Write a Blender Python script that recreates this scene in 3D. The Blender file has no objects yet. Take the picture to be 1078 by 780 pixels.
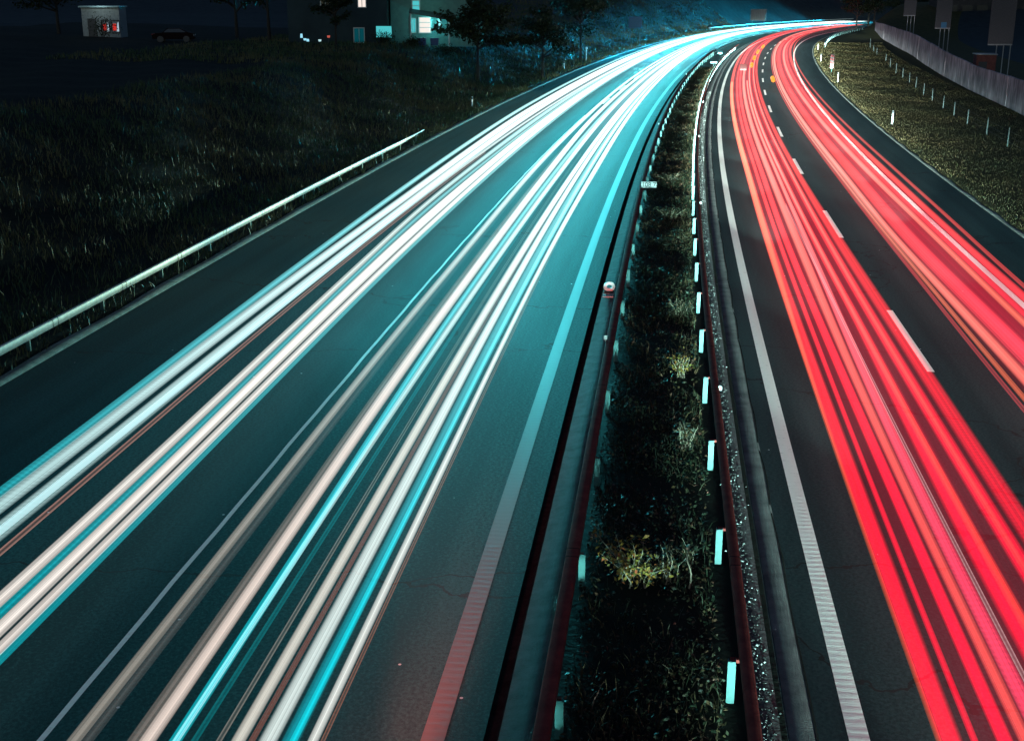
import bpy, math, random
import numpy as np
from mathutils import Vector, Matrix
random.seed(7); RNG = np.random.default_rng(11)
S = bpy.context.scene
COL = S.collection
R = math.radians

# ------------------------------------------------------------------ camera
cam_d = bpy.data.cameras.new('camera'); cam = bpy.data.objects.new('camera', cam_d); COL.objects.link(cam)
cam.location = (0, 0, 8.5)
cam.rotation_euler = (R(90) - math.atan(396 / 1311.25), 0, 0)
cam_d.sensor_width = 36.0; cam_d.lens = 43.79
cam_d.clip_start = 0.1; cam_d.clip_end = 9000
S.camera = cam

# ------------------------------------------------------------------ world: a dim sky tinted blue, sun above the horizon, disc off
W = bpy.data.worlds.new('World'); S.world = W; W.use_nodes = True
wn = W.node_tree
sky = wn.nodes.new('ShaderNodeTexSky'); sky.sky_type = 'NISHITA'; sky.sun_disc = False
sky.sun_elevation = R(14); sky.sun_rotation = R(200)
bg = wn.nodes['Background']; tint = wn.nodes.new('ShaderNodeMixRGB'); tint.blend_type = 'MULTIPLY'; tint.inputs[0].default_value = 1.0; tint.inputs[2].default_value = (.52, .74, 1.0, 1)
wn.links.new(sky.outputs[0], tint.inputs[1]); wn.links.new(tint.outputs[0], bg.inputs[0]); bg.inputs[1].default_value = 0.05
S.view_settings.view_transform = 'Standard'; S.view_settings.look = 'None'
S.view_settings.exposure = 0.0; S.view_settings.gamma = 1.0
S.render.engine = 'CYCLES'
S.cycles.use_denoising = True
S.cycles.transparent_max_bounces = 160
S.cycles.max_bounces = 5; S.cycles.diffuse_bounces = 2; S.cycles.glossy_bounces = 2
S.cycles.sample_clamp_indirect = 3.0
S.cycles.caustics_reflective = False; S.cycles.caustics_refractive = False

# ------------------------------------------------------------------ the road's plan: a reference line s -> (x, y, heading)
A = [2.8216464782942907, 0.12035736062494468, -0.01590217982407195, 0.7041148255063937, -2.112242122424123, 2.380696860571423, -0.813719785804302]
_s = np.arange(0, 700, 1.0); _u = np.minimum(_s, 440) / 250
_k = sum(A[2 + i] * _u ** i for i in range(5)); _k[_s > 430] = 0.0012 * 100
_h = A[1] + np.cumsum(_k) / 100 - _k / 200
_x = A[0] + np.concatenate([[0], np.cumsum(np.sin(_h))[:-1]]); _y = 2 + np.concatenate([[0], np.cumsum(np.cos(_h))[:-1]])
_b = np.arange(-80, 0, 1.0)
SS = np.concatenate([_b, _s]); HH = np.concatenate([_h[0] + 0 * _b, _h])
XX = np.concatenate([_x[0] + np.sin(_h[0]) * _b, _x]); YY = np.concatenate([_y[0] + np.cos(_h[0]) * _b, _y])
def P(s, t, z=0.0):
    s = np.asarray(s, float); t = np.asarray(t, float); z = np.asarray(z, float)
    h = np.interp(s, SS, HH)
    a = np.stack(np.broadcast_arrays(np.interp(s, SS, XX) + t * np.cos(h), np.interp(s, SS, YY) - t * np.sin(h), z), -1)
    return a
def head(s): return float(np.interp(s, SS, HH))
def st_of(x, y):
    d = np.hypot(XX - x, YY - y); i = int(np.argmin(d)); dx, dy = x - XX[i], y - YY[i]
    return SS[i] + dx * math.sin(HH[i]) + dy * math.cos(HH[i]), dx * math.cos(HH[i]) - dy * math.sin(HH[i])
def sm(x): x = np.clip(x, 0, 1); return x * x * (3 - 2 * x)
def gz(s, t):
    """ground height in road coordinates"""
    s = np.asarray(s, float); t = np.asarray(t, float)
    u = -17.45 - t
    plateau = 3.5 + 5.5 * sm((s - 190) / 120)
    hill = 1.0 + 16 * sm((s - 210) / 130)
    z = 0.06 * sm(u / 0.6) + plateau * sm((u - 1.0) / 16) + hill * sm((u - 22) / 60)
    z = z + (0.10 * np.sin(s * .31 + t * .8) + .07 * np.sin(s * .83 - t * .5)) * sm((u - 1) / 4) * (u > 0)
    r = t - 10.55
    z = z + (0.05 * sm(r / 0.5) + (0.012 * np.sin(s * .4 + t * .9) + .008 * np.sin(s * 1.1 - t)) * sm((r - .5) / 2)) * (r > 0)
    z = z + (r > 0) * 6.5 * sm((s - 255) / 75) * sm((r - 2.6) / 9)
    m = (t > -3.8) & (t < -0.8)
    z = z + np.where(m, 0.02 + (.04 + .04 * np.sin(s * .9 + t * 2) + .03 * np.sin(s * 2.3)) * sm((-1.45 - t) / .4), 0)
    road = ((t > -17.4) & (t < -3.8)) | ((t >= -0.8) & (t < 10.5))
    return np.where(road, -0.07, z)
def G(x, y):
    s, t = st_of(x, y); return float(gz(s, t))

# ------------------------------------------------------------------ materials
MATS = {}
def nd(nt, typ, **kw):
    n = nt.nodes.new(typ)
    for k, v in kw.items():
        if k.startswith('_'): n.inputs[k[1:]].default_value = v
        else: setattr(n, k, v)
    return n
def mat(name, c1, c2=None, scale=8.0, rough=0.7, metal=0.0, bump=0.0, bscale=None, coord='Object', spec=0.5, detail=5, stretch=None):
    if name in MATS: return MATS[name]
    m = bpy.data.materials.new(name); m.use_nodes = True; nt = m.node_tree; b = nt.nodes['Principled BSDF']
    b.inputs['Roughness'].default_value = rough; b.inputs['Metallic'].default_value = metal
    b.inputs['Specular IOR Level'].default_value = spec
    c2 = c2 or tuple(v * .7 for v in c1)
    tc = nd(nt, 'ShaderNodeTexCoord'); vec = tc.outputs[coord]
    if stretch:
        mp = nd(nt, 'ShaderNodeMapping'); mp.inputs['Scale'].default_value = stretch
        nt.links.new(vec, mp.inputs[0]); vec = mp.outputs[0]
    n = nd(nt, 'ShaderNodeTexNoise', _Scale=scale, _Detail=detail, _Roughness=.65); nt.links.new(vec, n.inputs['Vector'])
    cr = nd(nt, 'ShaderNodeValToRGB'); cr.color_ramp.elements[0].position = .35; cr.color_ramp.elements[1].position = .65
    cr.color_ramp.elements[0].color = (*c2, 1); cr.color_ramp.elements[1].color = (*c1, 1)
    nt.links.new(n.outputs[0], cr.inputs[0]); nt.links.new(cr.outputs[0], b.inputs['Base Color'])
    if bump:
        n2 = nd(nt, 'ShaderNodeTexNoise', _Scale=bscale or scale * 4, _Detail=4); nt.links.new(vec, n2.inputs['Vector'])
        bp = nd(nt, 'ShaderNodeBump', _Strength=bump, _Distance=.02); nt.links.new(n2.outputs[0], bp.inputs['Height'])
        nt.links.new(bp.outputs[0], b.inputs['Normal'])
    MATS[name] = m; return m
def emit(name, col, strength):
    if name in MATS: return MATS[name]
    m = bpy.data.materials.new(name); m.use_nodes = True; b = m.node_tree.nodes['Principled BSDF']
    b.inputs['Base Color'].default_value = (.004, .004, .004, 1); b.inputs['Specular IOR Level'].default_value = .1
    b.inputs['Emission Color'].default_value = (*col, 1); b.inputs['Emission Strength'].default_value = strength
    MATS[name] = m; return m

def asphalt(name, c1, c2, wear):
    """UV = (s, t) in metres"""
    m = bpy.data.materials.new(name); m.use_nodes = True; nt = m.node_tree; L = nt.links.new
    b = nt.nodes['Principled BSDF']; b.inputs['Roughness'].default_value = .8; b.inputs['Specular IOR Level'].default_value = .12
    uv = nd(nt, 'ShaderNodeUVMap'); 
    fine = nd(nt, 'ShaderNodeTexNoise', _Scale=17.0, _Detail=6, _Roughness=.8); L(uv.outputs[0], fine.inputs['Vector'])
    mp = nd(nt, 'ShaderNodeMapping'); mp.inputs['Scale'].default_value = (.05, 1.1, 1); L(uv.outputs[0], mp.inputs[0])
    lane = nd(nt, 'ShaderNodeTexNoise', _Scale=1.0, _Detail=4); L(mp.outputs[0], lane.inputs['Vector'])
    mx = nd(nt, 'ShaderNodeMath', operation='MULTIPLY_ADD'); mx.inputs[1].default_value = wear; L(lane.outputs[0], mx.inputs[0]); L(fine.outputs[0], mx.inputs[2])
    cr = nd(nt, 'ShaderNodeValToRGB'); e = cr.color_ramp.elements
    e[0].position = .5 * wear + .41; e[0].color = (*c2, 1); e[1].position = .5 * wear + .62; e[1].color = (*c1, 1)
    L(mx.outputs[0], cr.inputs[0])
    # pale chips of stone
    vo = nd(nt, 'ShaderNodeTexVoronoi', _Scale=2.2); L(uv.outputs[0], vo.inputs['Vector'])
    lt = nd(nt, 'ShaderNodeMath', operation='LESS_THAN'); lt.inputs[1].default_value = .05; L(vo.outputs['Distance'], lt.inputs[0])
    wn_ = nd(nt, 'ShaderNodeTexWhiteNoise'); L(vo.outputs['Position'], wn_.inputs['Vector'])
    gt = nd(nt, 'ShaderNodeMath', operation='GREATER_THAN'); gt.inputs[1].default_value = .88; L(wn_.outputs['Value'], gt.inputs[0])
    an = nd(nt, 'ShaderNodeMath', operation='MULTIPLY'); L(lt.outputs[0], an.inputs[0]); L(gt.outputs[0], an.inputs[1])
    mc = nd(nt, 'ShaderNodeMixRGB'); L(an.outputs[0], mc.inputs[0]); L(cr.outputs[0], mc.inputs[1]); mc.inputs[2].default_value = (.5, .5, .5, 1)
    # tar filled cracks across the carriageway
    mp2 = nd(nt, 'ShaderNodeMapping'); mp2.inputs['Scale'].default_value = (.11, .028, 1); L(uv.outputs[0], mp2.inputs[0])
    dn = nd(nt, 'ShaderNodeTexNoise', _Scale=.9, _Detail=5); L(uv.outputs[0], dn.inputs['Vector'])
    ad = nd(nt, 'ShaderNodeVectorMath', operation='MULTIPLY_ADD'); ad.inputs[1].default_value = (.12, .12, .12); L(dn.outputs['Color'], ad.inputs[0]); L(mp2.outputs[0], ad.inputs[2])
    v2 = nd(nt, 'ShaderNodeTexVoronoi', feature='DISTANCE_TO_EDGE', _Scale=1.0); L(ad.outputs[0], v2.inputs['Vector'])
    l2 = nd(nt, 'ShaderNodeMath', operation='LESS_THAN'); l2.inputs[1].default_value = .0020; L(v2.outputs['Distance'], l2.inputs[0])
    mc2 = nd(nt, 'ShaderNodeMixRGB'); L(l2.outputs[0], mc2.inputs[0]); L(mc.outputs[0], mc2.inputs[1]); mc2.inputs[2].default_value = (.014, .014, .014, 1)
    L(mc2.outputs[0], b.inputs['Base Color'])
    bp = nd(nt, 'ShaderNodeBump', _Strength=.5, _Distance=.012); L(fine.outputs[0], bp.inputs['Height']); L(bp.outputs[0], b.inputs['Normal'])
    return m
def paint(name, c1, rib):
    m = bpy.data.materials.new(name); m.use_nodes = True; nt = m.node_tree; L = nt.links.new
    b = nt.nodes['Principled BSDF']; b.inputs['Roughness'].default_value = .6
    uv = nd(nt, 'ShaderNodeUVMap')
    mp = nd(nt, 'ShaderNodeMapping'); mp.inputs['Scale'].default_value = (6, 1.2, 1); L(uv.outputs[0], mp.inputs[0])
    n = nd(nt, 'ShaderNodeTexNoise', _Scale=2.5, _Detail=5, _Roughness=.7); L(mp.outputs[0], n.inputs['Vector'])
    n3 = nd(nt, 'ShaderNodeTexNoise', _Scale=9.0, _Detail=5, _Roughness=.75); L(uv.outputs[0], n3.inputs['Vector'])
    mm = nd(nt, 'ShaderNodeMath', operation='MULTIPLY'); L(n.outputs[0], mm.inputs[0]); L(n3.outputs[0], mm.inputs[1])
    cr = nd(nt, 'ShaderNodeValToRGB'); e = cr.color_ramp.elements
    e[0].position = .10; e[0].color = (*[v * .5 for v in c1], 1); e[1].position = .20; e[1].color = (*c1, 1)
    L(mm.outputs[0], cr.inputs[0]); L(cr.outputs[0], b.inputs['Base Color'])
    wv = nd(nt, 'ShaderNodeMath', operation='MULTIPLY'); sp = nd(nt, 'ShaderNodeSeparateXYZ'); L(uv.outputs[0], sp.inputs[0])
    L(sp.outputs[0], wv.inputs[0]); wv.inputs[1].default_value = 2 * math.pi / .16
    an = nd(nt, 'ShaderNodeMath', operation='MULTIPLY_ADD'); L(n.outputs[0], an.inputs[0]); an.inputs[1].default_value = 9.0; L(wv.outputs[0], an.inputs[2])
    si = nd(nt, 'ShaderNodeMath', operation='SINE'); L(an.outputs[0], si.inputs[0])
    bp = nd(nt, 'ShaderNodeBump', _Strength=rib, _Distance=.02); L(si.outputs[0], bp.inputs['Height']); L(bp.outputs[0], b.inputs['Normal'])
    return m

# ------------------------------------------------------------------ mesh helpers
class MB:
    def __init__(self): self.v = []; self.f = []; self.uv = None
    def box(self, c, size, rz=0.0, taper=1.0, mtx=None):
        sx, sy, sz = [q / 2 for q in size]; o = len(self.v); ca, sa = math.cos(rz), math.sin(rz)
        for z in (-1, 1):
            k = taper if z > 0 else 1
            for x, y in ((-1, -1), (1, -1), (1, 1), (-1, 1)):
                px, py, pz = x * sx * k, y * sy * k, z * sz
                if mtx is not None: q = mtx @ Vector((px, py, pz)); self.v.append((c[0] + q.x, c[1] + q.y, c[2] + q.z))
                else: self.v.append((c[0] + px * ca - py * sa, c[1] + px * sa + py * ca, c[2] + pz))
        for q in ((0, 3, 2, 1), (4, 5, 6, 7), (0, 1, 5, 4), (1, 2, 6, 5), (2, 3, 7, 6), (3, 0, 4, 7)): self.f.append([o + i for i in q])
        return self
    def tube(self, pts, rads, n=8, cap=True):
        pts = [Vector(p) for p in pts]; o = len(self.v)
        if not hasattr(rads, '__len__'): rads = [rads] * len(pts)
        for i, p in enumerate(pts):
            d = (pts[min(i + 1, len(pts) - 1)] - pts[max(i - 1, 0)]).normalized()
            a = d.orthogonal().normalized() if abs(d.z) > .9 else d.cross(Vector((0, 0, 1))).normalized()
            b = d.cross(a)
            for k in range(n):
                w = 2 * math.pi * k / n; self.v.append(tuple(p + (a * math.cos(w) + b * math.sin(w)) * rads[i]))
        for i in range(len(pts) - 1):
            for k in range(n): self.f.append([o + i * n + k, o + i * n + (k + 1) % n, o + (i + 1) * n + (k + 1) % n, o + (i + 1) * n + k])
        if cap:
            self.f.append([o + k for k in range(n)][::-1]); self.f.append([o + (len(pts) - 1) * n + k for k in range(n)])
        return self
    def poly(self, pts):
        o = len(self.v); self.v += [tuple(p) for p in pts]; self.f.append(list(range(o, o + len(pts)))); return self
    def build(self, name, m, parent=None, smooth=False, bevel=0):
        me = bpy.data.meshes.new(name); me.from_pydata(self.v, [], self.f); me.update()
        me.materials.append(m)
        if smooth: me.polygons.foreach_set('use_smooth', [True] * len(me.polygons))
        o = bpy.data.objects.new(name, me); COL.objects.link(o)
        if parent: o.parent = parent
        if bevel:
            bv = o.modifiers.new('bevel', 'BEVEL'); bv.width = bevel; bv.segments = 2; bv.limit_method = 'ANGLE'
        return o
def npmesh(name, v, f, m, parent=None, uv=None, smooth=False, col=None):
    """v (n,3), f (k,4 or 3) arrays; uv per vertex"""
    me = bpy.data.meshes.new(name); k = f.shape[1]
    me.vertices.add(len(v)); me.vertices.foreach_set('co', np.ascontiguousarray(v, np.float32).ravel())
    me.loops.add(f.size); me.loops.foreach_set('vertex_index', np.ascontiguousarray(f, np.int32).ravel())
    me.polygons.add(len(f)); me.polygons.foreach_set('loop_start', np.arange(0, f.size, k, dtype=np.int32))
    me.update(calc_edges=True)
    if uv is not None:
        l = me.uv_layers.new(name='UVMap'); l.data.foreach_set('uv', np.ascontiguousarray(uv[f.ravel()], np.float32).ravel())
    if col is not None:
        a = me.attributes.new('tint', 'FLOAT', 'POINT'); a.data.foreach_set('value', np.ascontiguousarray(col, np.float32))
    if smooth: me.polygons.foreach_set('use_smooth', [True] * len(f))
    me.materials.append(m); me.validate()
    o = bpy.data.objects.new(name, me); COL.objects.link(o)
    if parent: o.parent = parent
    return o
def tag(o, label=None, cat=None, group=None, kind=None):
    if label: o['label'] = label
    if cat: o['category'] = cat
    if group: o['group'] = group
    if kind: o['kind'] = kind
    return o
def empty(name, loc, rz=0.0, **kw):
    o = bpy.data.objects.new(name, None); COL.objects.link(o); o.location = loc; o.rotation_euler = (0, 0, rz)
    o.empty_display_size = .2
    return tag(o, **kw)
def copy_tree(o, parent=None):
    c = o.copy(); COL.objects.link(c)
    if parent: c.parent = parent
    for ch in [k for k in o.children]: copy_tree(ch, c)
    return c
def svals(s0, s1):
    a = [s0]; 
    while a[-1] < s1: a.append(min(s1, a[-1] + (1.0 if a[-1] < 90 else 2.5)))
    return np.array(a)
def sheet(name, s0, s1, prof, m, kind='structure', uvflip=False, jitter=None):
    """a strip along the road; prof = list of (t, z) across"""
    s = svals(s0, s1); n = len(prof); T = np.array([p[0] for p in prof]); Z = np.array([p[1] for p in prof])
    sg, tg = np.meshgrid(s, T, indexing='ij'); zg = np.broadcast_to(Z, sg.shape)
    tj = tg
    if jitter is not None: tj = tg + jitter(sg, tg)
    v = P(sg, tj, zg).reshape(-1, 3); i = np.arange(len(s) - 1)[:, None] * n + np.arange(n - 1)[None, :]
    f = np.stack([i, i + 1, i + n + 1, i + n], -1).reshape(-1, 4)[:, ::-1]
    uv = np.stack([sg, tg], -1).reshape(-1, 2)
    o = npmesh(name, v, f, m, uv=uv); o['kind'] = kind; return o

# ================================================================== SETTING
M_ground = mat('turf_soil', (.036, .048, .054), (.022, .028, .033), scale=.8, rough=.95, bump=.6, bscale=6, detail=8, spec=.1)
M_as_l = asphalt('asphalt_left', (.018, .066, .070), (.006, .024, .027), .5)
M_as_r = asphalt('asphalt_right', (.026, .047, .049), (.010, .021, .023), .6)
M_conc = mat('gutter_concrete', (.075, .072, .07), (.035, .034, .033), scale=3.0, rough=.95, bump=.5, bscale=40)
M_conc_d = mat('slab_concrete', (.17, .175, .165), (.07, .073, .07), scale=2.0, rough=.85, bump=.5, bscale=40)
M_white = paint('road_paint', (.85, .83, .77), .08)
M_white_old = paint('road_paint_dulled', (.065, .056, .053), .04)
M_seam = mat('seam_tar', (.02, .02, .02), (.012, .012, .012), rough=.5)
M_black = mat('shade_and_joint_black', (.022, .022, .022), (.012, .012, .012), rough=1.0, spec=0.0)  # near-black: painted shade of the drain channel, also dark seams and joints
M_kerb = mat('kerb_stone', (.24, .25, .22), (.10, .11, .09), scale=2.5, rough=.85, bump=.5, bscale=25)
M_gravel = mat('gravel_strip', (.05, .05, .05), (.012, .012, .012), scale=11, rough=.75, bump=1.0, bscale=16, detail=2)

# the ground: one sheet following the road, and a far plain below it to the horizon
s_ax = np.concatenate([np.arange(-80, 200, 2.0), np.arange(200, 620, 5.0)])
t_ax = np.concatenate([np.arange(-245, -62, 8.0), np.arange(-62, -17.6, 1.1), [-17.45, -17.3, -17.2, -12, -6, -3.95, -3.85, -3.7, -3.2, -2.6, -2, -1.5, -1.0, -.85, -.7, 3, 7, 10.3, 10.45, 10.6], np.arange(11.2, 34, 1.1), np.arange(36, 245, 8.0)])
sg, tg = np.meshgrid(s_ax, t_ax, indexing='ij'); zg = gz(sg, tg)
n = len(t_ax); i = np.arange(len(s_ax) - 1)[:, None] * n + np.arange(n - 1)[None, :]
ground = npmesh('ground', P(sg, tg, zg).reshape(-1, 3), np.stack([i, i + 1, i + n + 1, i + n], -1).reshape(-1, 4)[:, ::-1], M_ground, smooth=True)
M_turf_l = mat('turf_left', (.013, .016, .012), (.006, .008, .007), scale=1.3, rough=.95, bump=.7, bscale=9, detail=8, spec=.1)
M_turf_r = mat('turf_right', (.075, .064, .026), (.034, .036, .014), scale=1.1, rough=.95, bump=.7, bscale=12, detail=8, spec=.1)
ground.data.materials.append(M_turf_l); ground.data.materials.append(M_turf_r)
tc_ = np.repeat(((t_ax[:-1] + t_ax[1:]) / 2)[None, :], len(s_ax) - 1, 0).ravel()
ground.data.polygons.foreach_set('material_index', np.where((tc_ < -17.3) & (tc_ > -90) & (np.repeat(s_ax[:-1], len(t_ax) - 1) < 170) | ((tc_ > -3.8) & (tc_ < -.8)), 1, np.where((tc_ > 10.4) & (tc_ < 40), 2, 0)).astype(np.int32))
tag(ground, kind='structure')
tag(MB().poly([(-5000, -5000, -.6), (5000, -5000, -.6), (5000, 7000, -.6), (-5000, 7000, -.6)]).build('far_plain', M_ground), kind='structure')

S0, S1 = -40, 560
sheet('road_oncoming', S0, S1, [(-17.3, 0), (-13, .0), (-9.2, 0), (-4.45, 0)], M_as_l)
sheet('road_outgoing', S0, S1, [(-.5, 0), (0, 0), (3.8, 0), (7.7, 0), (10.4, 0)], M_as_r)
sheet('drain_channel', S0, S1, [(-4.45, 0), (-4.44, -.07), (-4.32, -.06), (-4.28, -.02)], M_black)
sheet('gutter', S0, S1, [(-4.28, -.02), (-4.05, .03), (-3.84, .09), (-3.83, -.02)], M_conc)
sheet('concrete_strip', S0, S1, [(-.83, .0), (-.82, .02), (-.53, .02), (-.5, .0)], M_conc_d)
sheet('slot', S0, S1, [(-.93, .03), (-.92, .012), (-.84, .012), (-.83, .0)], M_seam)
sheet('gravel', S0, S1, [(-1.3, .05), (-1.1, .07), (-.93, .06), (-.925, -.02)], M_gravel)
sheet('seam', S0, 300, [(-.515, .0235), (-.485, .0045)], M_black, jitter=lambda s, t: .02 * np.sin(s * 1.7) + .012 * np.sin(s * 4.1))
sheet('kerb', S0, S1, [(-17.62, -.02), (-17.6, .07), (-17.3, .05), (-17.29, -.05)], M_kerb, jitter=lambda s, t: .05 * np.sin(s * .9) * (t < -17.5))
sheet('kerb_outgoing', S0, S1, [(10.39, -.05), (10.4, .02), (10.6, .035), (10.62, -.02)], M_kerb, jitter=lambda s, t: .06 * np.sin(s * 1.3) * (t > 10.5))
sheet('edge_line', S0, S1, [(-.125, .004), (.125, .004)], M_white)
sheet('edge_line_shoulder', S0, S1, [(7.62, .004), (7.82, .004)], M_white)
sheet('edge_line_median', S0, S1, [(-5.19, .004), (-4.91, .004)], M_white_old)
sheet('edge_line_oncoming', S0, S1, [(-13.35, .004), (-13.15, .004)], M_white)
sheet('lane_seam', S0, 90, [(-9.73, .004), (-9.65, .004)], M_white, jitter=lambda s, t: .006 * np.sin(s * 2.1) + .006 * np.sin(s * 5.3))
def dashes(name, starts, t, w, length):
    vs = []; fs = []; uvs = []
    for s0 in starts:
        for k in range(4):
            a, b = s0 + length * k / 4, s0 + length * (k + 1) / 4; o = len(vs)
            for (s, tt) in ((a, t - w / 2), (a, t + w / 2), (b, t + w / 2), (b, t - w / 2)): vs.append(P(s, tt, .004)); uvs.append((s, tt))
            fs.append([o, o + 1, o + 2, o + 3])
    o = npmesh(name, np.array(vs), np.array(fs), M_white, uv=np.array(uvs)); o['kind'] = 'structure'
dashes('lane_line', [26.7 + 17.0 * k for k in range(-3, 7)] + [145.0 + 15.4 * k for k in range(18)], 3.84, .17, 6.0)
dashes('lane_line_oncoming', [100 + 15.5 * k for k in range(26)], -9.35, .17, 6.0)

# ------------------------------------------------------------------ lamps of the traffic (the light the passing headlamps throw on the road)
def beam_light(name, col, power, size=R(74), high=False, low=1.0, floor=.03, pw=2.0):
    d = bpy.data.lights.new(name, 'SPOT'); d.color = col; d.energy = power; d.spot_size = size; d.spot_blend = .9; d.shadow_soft_size = .12
    d.use_nodes = True; nt = d.node_tree; em = nt.nodes['Emission']; L = nt.links.new
    ge = nd(nt, 'ShaderNodeNewGeometry'); sp = nd(nt, 'ShaderNodeSeparateXYZ'); L(ge.outputs['Incoming'], sp.inputs[0])
    ab = nd(nt, 'ShaderNodeMath', operation='ABSOLUTE'); L(sp.outputs[2], ab.inputs[0])
    mx = nd(nt, 'ShaderNodeMath', operation='MAXIMUM'); L(ab.outputs[0], mx.inputs[0]); mx.inputs[1].default_value = floor
    pwn = nd(nt, 'ShaderNodeMath', operation='POWER'); L(mx.outputs[0], pwn.inputs[0]); pwn.inputs[1].default_value = -pw
    sc = nd(nt, 'ShaderNodeMath', operation='MULTIPLY'); L(pwn.outputs[0], sc.inputs[0]); sc.inputs[1].default_value = floor ** pw
    if high:                                   # the main beam's upper lobe: little of it reaches the road
        gt = nd(nt, 'ShaderNodeMapRange'); L(sp.outputs[2], gt.inputs[0]); gt.inputs[1].default_value = -.07; gt.inputs[2].default_value = -.005; gt.inputs[3].default_value = .0; gt.inputs[4].default_value = 1
        m2 = nd(nt, 'ShaderNodeMath', operation='MULTIPLY'); L(sc.outputs[0], m2.inputs[0]); L(gt.outputs[0], m2.inputs[1]); sc = m2
    if high:
        g2_ = nd(nt, 'ShaderNodeMapRange'); L(sp.outputs[2], g2_.inputs[0]); g2_.inputs[1].default_value = .015; g2_.inputs[2].default_value = .07; g2_.inputs[3].default_value = 1; g2_.inputs[4].default_value = 0
        m3 = nd(nt, 'ShaderNodeMath', operation='MULTIPLY'); L(sc.outputs[0], m3.inputs[0]); L(g2_.outputs[0], m3.inputs[1]); sc = m3
    if low < 1:                                # dipped beam: cut off above the horizontal
        gt = nd(nt, 'ShaderNodeMapRange'); L(sp.outputs[2], gt.inputs[0]); gt.inputs[1].default_value = -.004; gt.inputs[2].default_value = .012; gt.inputs[3].default_value = 1; gt.inputs[4].default_value = low
        m2 = nd(nt, 'ShaderNodeMath', operation='MULTIPLY'); L(sc.outputs[0], m2.inputs[0]); L(gt.outputs[0], m2.inputs[1]); sc = m2
    L(sc.outputs[0], em.inputs['Strength'])
    return d
def place_beam(d, s, t, z, sign, tilt=0.0, yaw=0.0):
    o = bpy.data.objects.new(d.name, d); COL.objects.link(o)
    h = head(s) + yaw; f = Vector((math.sin(h) * sign, math.cos(h) * sign, -math.sin(tilt))).normalized()
    zax = -f; x = Vector((0, 0, 1)).cross(zax).normalized(); y = zax.cross(x)
    m = Matrix((x, y, zax)).transposed().to_4x4(); m.translation = Vector(P(s, t, z)); o.matrix_world = m
    return o
D_head = beam_light('headlamp_beam', (.07, .78, .88), 1750, size=R(52), pw=1.4, floor=.035, low=.15); D_head.shadow_soft_size = .3
D_out = beam_light('outgoing_headlamp_beam', (.50, 1.0, .92), 58000, size=R(36), low=.01)
D_out_f = beam_light('outgoing_headlamp_beam', (.72, 1.0, .92), 150000, size=R(34), low=.01)
D_red = beam_light('tail_lamp_beam', (1.0, .13, .09), 42000, size=R(14), floor=.06, pw=1.0, low=.0)
D_far = beam_light('far_headlamp_beam', (.01, .62, 1.0), 60000, size=R(46), floor=.12, pw=1.2)
D_head2 = beam_light('headlamp_beam', (.16, .76, .84), 5200, size=R(46), pw=1.3, floor=.035, low=.15)
D_spill = beam_light('headlamp_spill', (.72, .88, .50), 10500, size=R(34), pw=.6, floor=.06, high=True)
for s in np.arange(32, 160, 2.6):
    place_beam(D_head, s, -6.4, .65, -1)
    place_beam(D_head, s - 1.3, -10.7, .65, -1, yaw=-.04)
for s in np.arange(160, 432, 10.0):
    place_beam(D_head2, s, -7.0, .65, -1)
    place_beam(D_head2, s - 5, -11.2, .65, -1)
for s in np.arange(46, 124, 11.0):
    place_beam(D_spill, s, -12.6, .7, -1, tilt=-.07, yaw=.27)
for s in np.arange(190, 430, 20.0):
    place_beam(D_far, s, -11.9, .75, -1, tilt=-.03, yaw=.26)
    place_beam(D_far, s + 10, -7.1, .75, -1, tilt=-.03, yaw=.26)
D_out_r = beam_light('outgoing_spill', (.95, .88, .90), 17000, size=R(30), low=.8)
for s in np.arange(-26, 215, 11.0):
    place_beam(D_out if s < 38 else D_out_f, s, 1.2, .65, 1)
    place_beam(D_out if s < 38 else D_out_f, s + 5, 6.6, .65, 1, yaw=.01)
    if s > 10: place_beam(D_out_r, s + 8, 6.6, .65, 1, yaw=.10)
for s in (-2, 2, 6): place_beam(D_red, s, -5.2, .75, 1, tilt=.10, yaw=-.03)

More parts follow.
